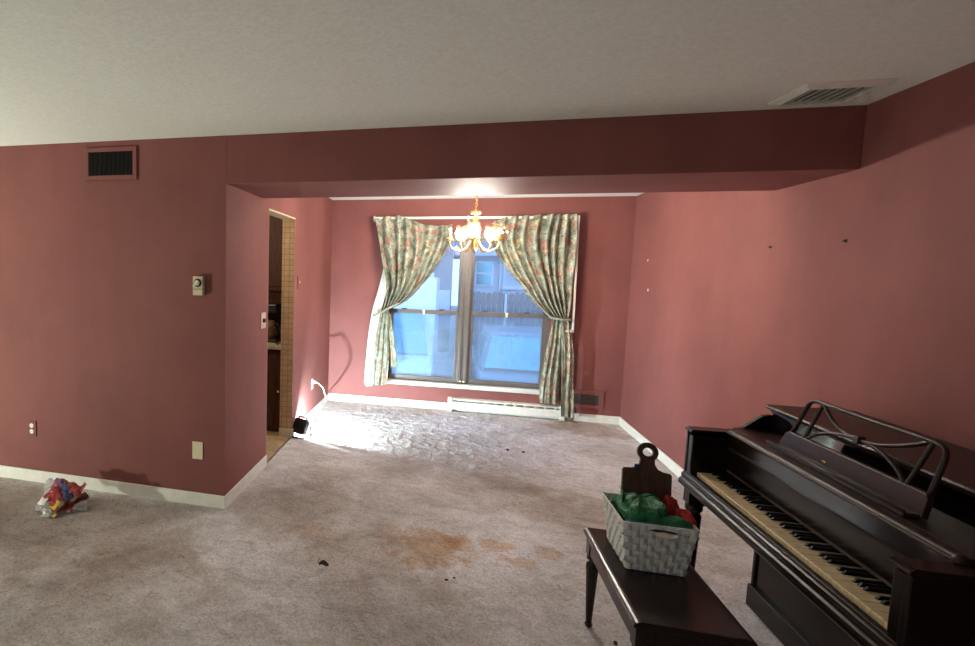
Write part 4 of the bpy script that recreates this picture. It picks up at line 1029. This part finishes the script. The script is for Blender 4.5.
def nail(y, z, label, mat, r):
    tag(B().lathe([(0.0, 0.0), (r, 0.0), (r, -0.003), (r * 0.5, -0.004), (r * 0.45, -0.012), (0.0, -0.012)], (XR, y, z), 10, 'x').build('wall_nail', mat), label, 'nail', 'nails in the right wall')
nail(0.657, 1.803, 'dark nail in the right wall, nearer the window', 'crumb', 0.008)
nail(0.042, 1.802, 'dark nail in the right wall, above the piano', 'crumb', 0.009)
def spot(y, z, r, label):
    tag(B().lathe([(0.0, 0.0), (r, 0.0), (r * 0.7, -0.002), (0.0, -0.0025)], (XR, y, z), 10, 'x', wob=lambda rr, h, a, j: (rr * (1 + 0.25 * math.sin(3 * a)), h)).build('filler_spot', 'spackle'), label, 'filler spot', 'filler spots on the right wall')
spot(2.596, 1.486, 0.014, 'white filler spot near the back corner, lower of two')
spot(2.66, 1.775, 0.012, 'white filler spot near the back corner, upper of two')

# ------------------------------------------------------------------ outside
GZ = -0.90
struct(B().box(-14, 20, Y2 + 0.3, 40, GZ - 0.1, GZ).build('ground', 'asphalt'), 'grey driveway outside the window', 'ground')

van = thing('white_van', (0.05, 7.4, GZ), 'white van parked outside the left window', 'van')
vx0, vx1 = -0.95, 1.20
prof = [(5.35, GZ + 0.30), (5.30, GZ + 0.62), (5.42, GZ + 0.92), (6.02, GZ + 1.06), (6.62, GZ + 1.80), (6.95, GZ + 2.28), (7.3, GZ + 2.42), (10.4, GZ + 2.42), (10.5, GZ + 0.35)]
B().prism(prof, 0, vx0, vx1).build('body', 'vanpaint', van, bevel=0.09, seg=4)
ws = [(6.03, GZ + 1.10), (6.60, GZ + 1.80)]
B().add([(vx0 + 0.12, ws[0][0] - 0.02, ws[0][1]), (vx1 - 0.10, ws[0][0] - 0.02, ws[0][1]), (vx1 - 0.22, ws[1][0] - 0.02, ws[1][1]), (vx0 + 0.24, ws[1][0] - 0.02, ws[1][1])], [(0, 1, 2, 3)]).build('windscreen', 'carglass', van, thick=0.02)
B().box(-0.55, 0.80, 5.27, 5.34, GZ + 0.55, GZ + 0.78).build('grille', 'tyre', van, bevel=0.02)
for x in (vx0 + 0.2, vx1 - 0.2):
    B().box(x - 0.15, x + 0.15, 5.28, 5.42, GZ + 0.62, GZ + 0.84).build('headlight', 'glass', van, bevel=0.03)
    for y in (6.0, 9.4):
        B().lathe([(0.0, -0.12), (0.34, -0.12), (0.36, -0.06), (0.36, 0.06), (0.34, 0.12), (0.0, 0.12)], (x, y, GZ + 0.36), 20, 'x').build('wheel', 'tyre', van)
for x in (vx0 - 0.16, vx1 + 0.16):
    B().box(x - 0.10, x + 0.10, 6.22, 6.32, GZ + 1.12, GZ + 1.52).build('mirror', 'tyre', van, bevel=0.04)
for y in (7.6, 8.6):
    B().box(vx0 + 0.1, vx1 - 0.1, y, y + 0.05, GZ + 2.42, GZ + 2.52).build('roof_rack_bar', 'vanpaint', van)
B().tube([(vx1 - 0.18, 7.3, GZ + 2.55), (vx1 - 0.18, 9.2, GZ + 2.55)], 0.04, 8).build('roof_rack_rail', 'vanpaint', van)

car = thing('parked_car', (2.85, 7.6, GZ), 'pale grey car parked outside the right window', 'car')
kx0, kx1 = 1.92, 3.72
B().prism([(5.15, GZ + 0.28), (5.10, GZ + 0.55), (5.30, GZ + 0.72), (6.15, GZ + 0.86), (9.1, GZ + 0.92), (9.25, GZ + 0.35)], 0, kx0, kx1).build('body', 'carpaint', car, bevel=0.08, seg=4)
b = B()
lo, hi = GZ + 0.84, GZ + 1.46
b.add([(kx0 + 0.06, 6.15, lo), (kx1 - 0.06, 6.15, lo), (kx1 - 0.06, 8.9, lo), (kx0 + 0.06, 8.9, lo), (kx0 + 0.26, 6.85, hi), (kx1 - 0.26, 6.85, hi), (kx1 - 0.26, 8.4, hi), (kx0 + 0.26, 8.4, hi)],
      [(0, 3, 2, 1), (4, 5, 6, 7), (0, 1, 5, 4), (1, 2, 6, 5), (2, 3, 7, 6), (3, 0, 4, 7)])
b.build('cabin', 'carpaint', car, bevel=0.07, seg=4)
B().add([(kx0 + 0.14, 6.18, lo + 0.06), (kx1 - 0.14, 6.18, lo + 0.06), (kx1 - 0.30, 6.72, hi - 0.07), (kx0 + 0.30, 6.72, hi - 0.07)], [(0, 1, 2, 3)]).build('windscreen', 'carglass', car, thick=0.03)
for sx in (kx0 + 0.09, kx1 - 0.09):
    B().add([(sx, 6.4, lo + 0.08), (sx, 8.6, lo + 0.08), (sx + (0.14 if sx < 2.8 else -0.14), 8.3, hi - 0.1), (sx + (0.14 if sx < 2.8 else -0.14), 6.95, hi - 0.1)], [(0, 1, 2, 3)]).build('side_window', 'carglass', car, thick=0.03)
B().box(2.35, 3.3, 5.07, 5.14, GZ + 0.38, GZ + 0.56).build('grille', 'tyre', car, bevel=0.02)
for x in (kx0 + 0.16, kx1 - 0.16):
    B().box(x - 0.16, x + 0.16, 5.12, 5.30, GZ + 0.56, GZ + 0.70).build('headlight', 'glass', car, bevel=0.03)
    for y in (5.95, 8.4):
        B().lathe([(0.0, -0.11), (0.30, -0.11), (0.32, -0.06), (0.32, 0.06), (0.30, 0.11), (0.0, 0.11)], (x, y, GZ + 0.32), 20, 'x').build('wheel', 'tyre', car)
for x in (kx0 - 0.10, kx1 + 0.10):
    B().box(x - 0.10, x + 0.10, 6.45, 6.55, GZ + 0.88, GZ + 1.03).build('mirror', 'carpaint', car, bevel=0.04)

fn = thing('board_fence', (3.0, 12.0, GZ), 'weathered wooden board fence behind the parked car', 'fence')
pk = None
for i in range(46):
    x = 2.02 + i * 0.145
    hgt = 2.03 + 0.025 * math.sin(i * 1.7)
    if pk is None:
        pk = B().prism([(0, 0), (0.135, 0), (0.135, 1.99), (0.10, 2.03), (0.035, 2.03), (0, 1.99)], 1, 0, 0.02).build('picket', 'fence', fn)
        pk.data.transform(Matrix.Translation(ORG[fn])); o = pk
    else:
        o = pk.copy(); COL.objects.link(o); o.parent = fn
    o.location = Vector((x, 12.0 + 0.006 * math.sin(i * 2.3), GZ + 0.02 * math.sin(i * 1.7))) - ORG[fn]
for z in (0.35, 1.7):
    B().box(2.02, 8.6, 12.026, 12.07, GZ + z, GZ + z + 0.09).build('rail', 'fence', fn)
for i in range(4):
    B().box(2.05 + i * 2.1, 2.15 + i * 2.1, 12.07, 12.17, GZ, GZ + 2.0).build('post', 'fence', fn)
B().box(2.93, 2.99, 11.95, 11.99, GZ, GZ + 2.0).build('gate_stile', 'siding', fn)

hs = thing('neighbour_house', (7.0, 18, GZ), 'pale sided house behind the fence', 'house')
B().box(2.0, 12.0, 16.0, 22.0, GZ, 2.35).build('wall', 'siding', hs)
for z in [1.30 + 0.16 * k for k in range(7)]:
    B().box(2.0, 12.0, 15.985, 16.0, z, z + 0.15).build('siding_board', 'siding', hs, bevel=0.004)
B().prism([(15.5, 2.32), (15.5, 2.42), (19, 4.6), (22.5, 2.42), (22.5, 2.32)], 0, 1.6, 12.4).build('roof', 'roof', hs)
B().box(1.6, 12.4, 15.48, 15.52, 2.25, 2.45).build('fascia', 'siding', hs)
for xw in (2.30, 5.2):
    wf = B().box(xw, xw + 0.62, 15.94, 15.99, 1.22, 2.1).build('window_frame', 'vanpaint', hs)
    for a, c in ((1.27, 1.64), (1.69, 2.05)):
        B().box(xw + 0.06, xw + 0.56, 15.925, 15.945, a, c).build('pane', 'carglass', wf)
for x in (3.12, 3.25):
    B().box(x, x + 0.05, 15.93, 15.99, GZ + 1.9, 2.3).build('corner_board', 'vanpaint', hs)
B().box(3.2, 6.0, 15.90, 15.99, 1.12, 1.24).build('band', 'vanpaint', hs)

h2 = thing('grey_building', (-1, 14, GZ), 'grey building behind the white van', 'building')
B().box(-6.0, 1.52, 13.0, 15.2, GZ, 3.6).build('wall', 'siding2', h2)
B().prism([(12.6, 3.55), (12.6, 3.7), (14.1, 5.0), (15.4, 3.7), (15.4, 3.55)], 0, -6.3, 1.58).build('roof', 'roof', h2)
B().box(0.95, 1.48, 12.94, 13.0, 0.4, 1.12).build('pale_door_panel', 'siding', h2)
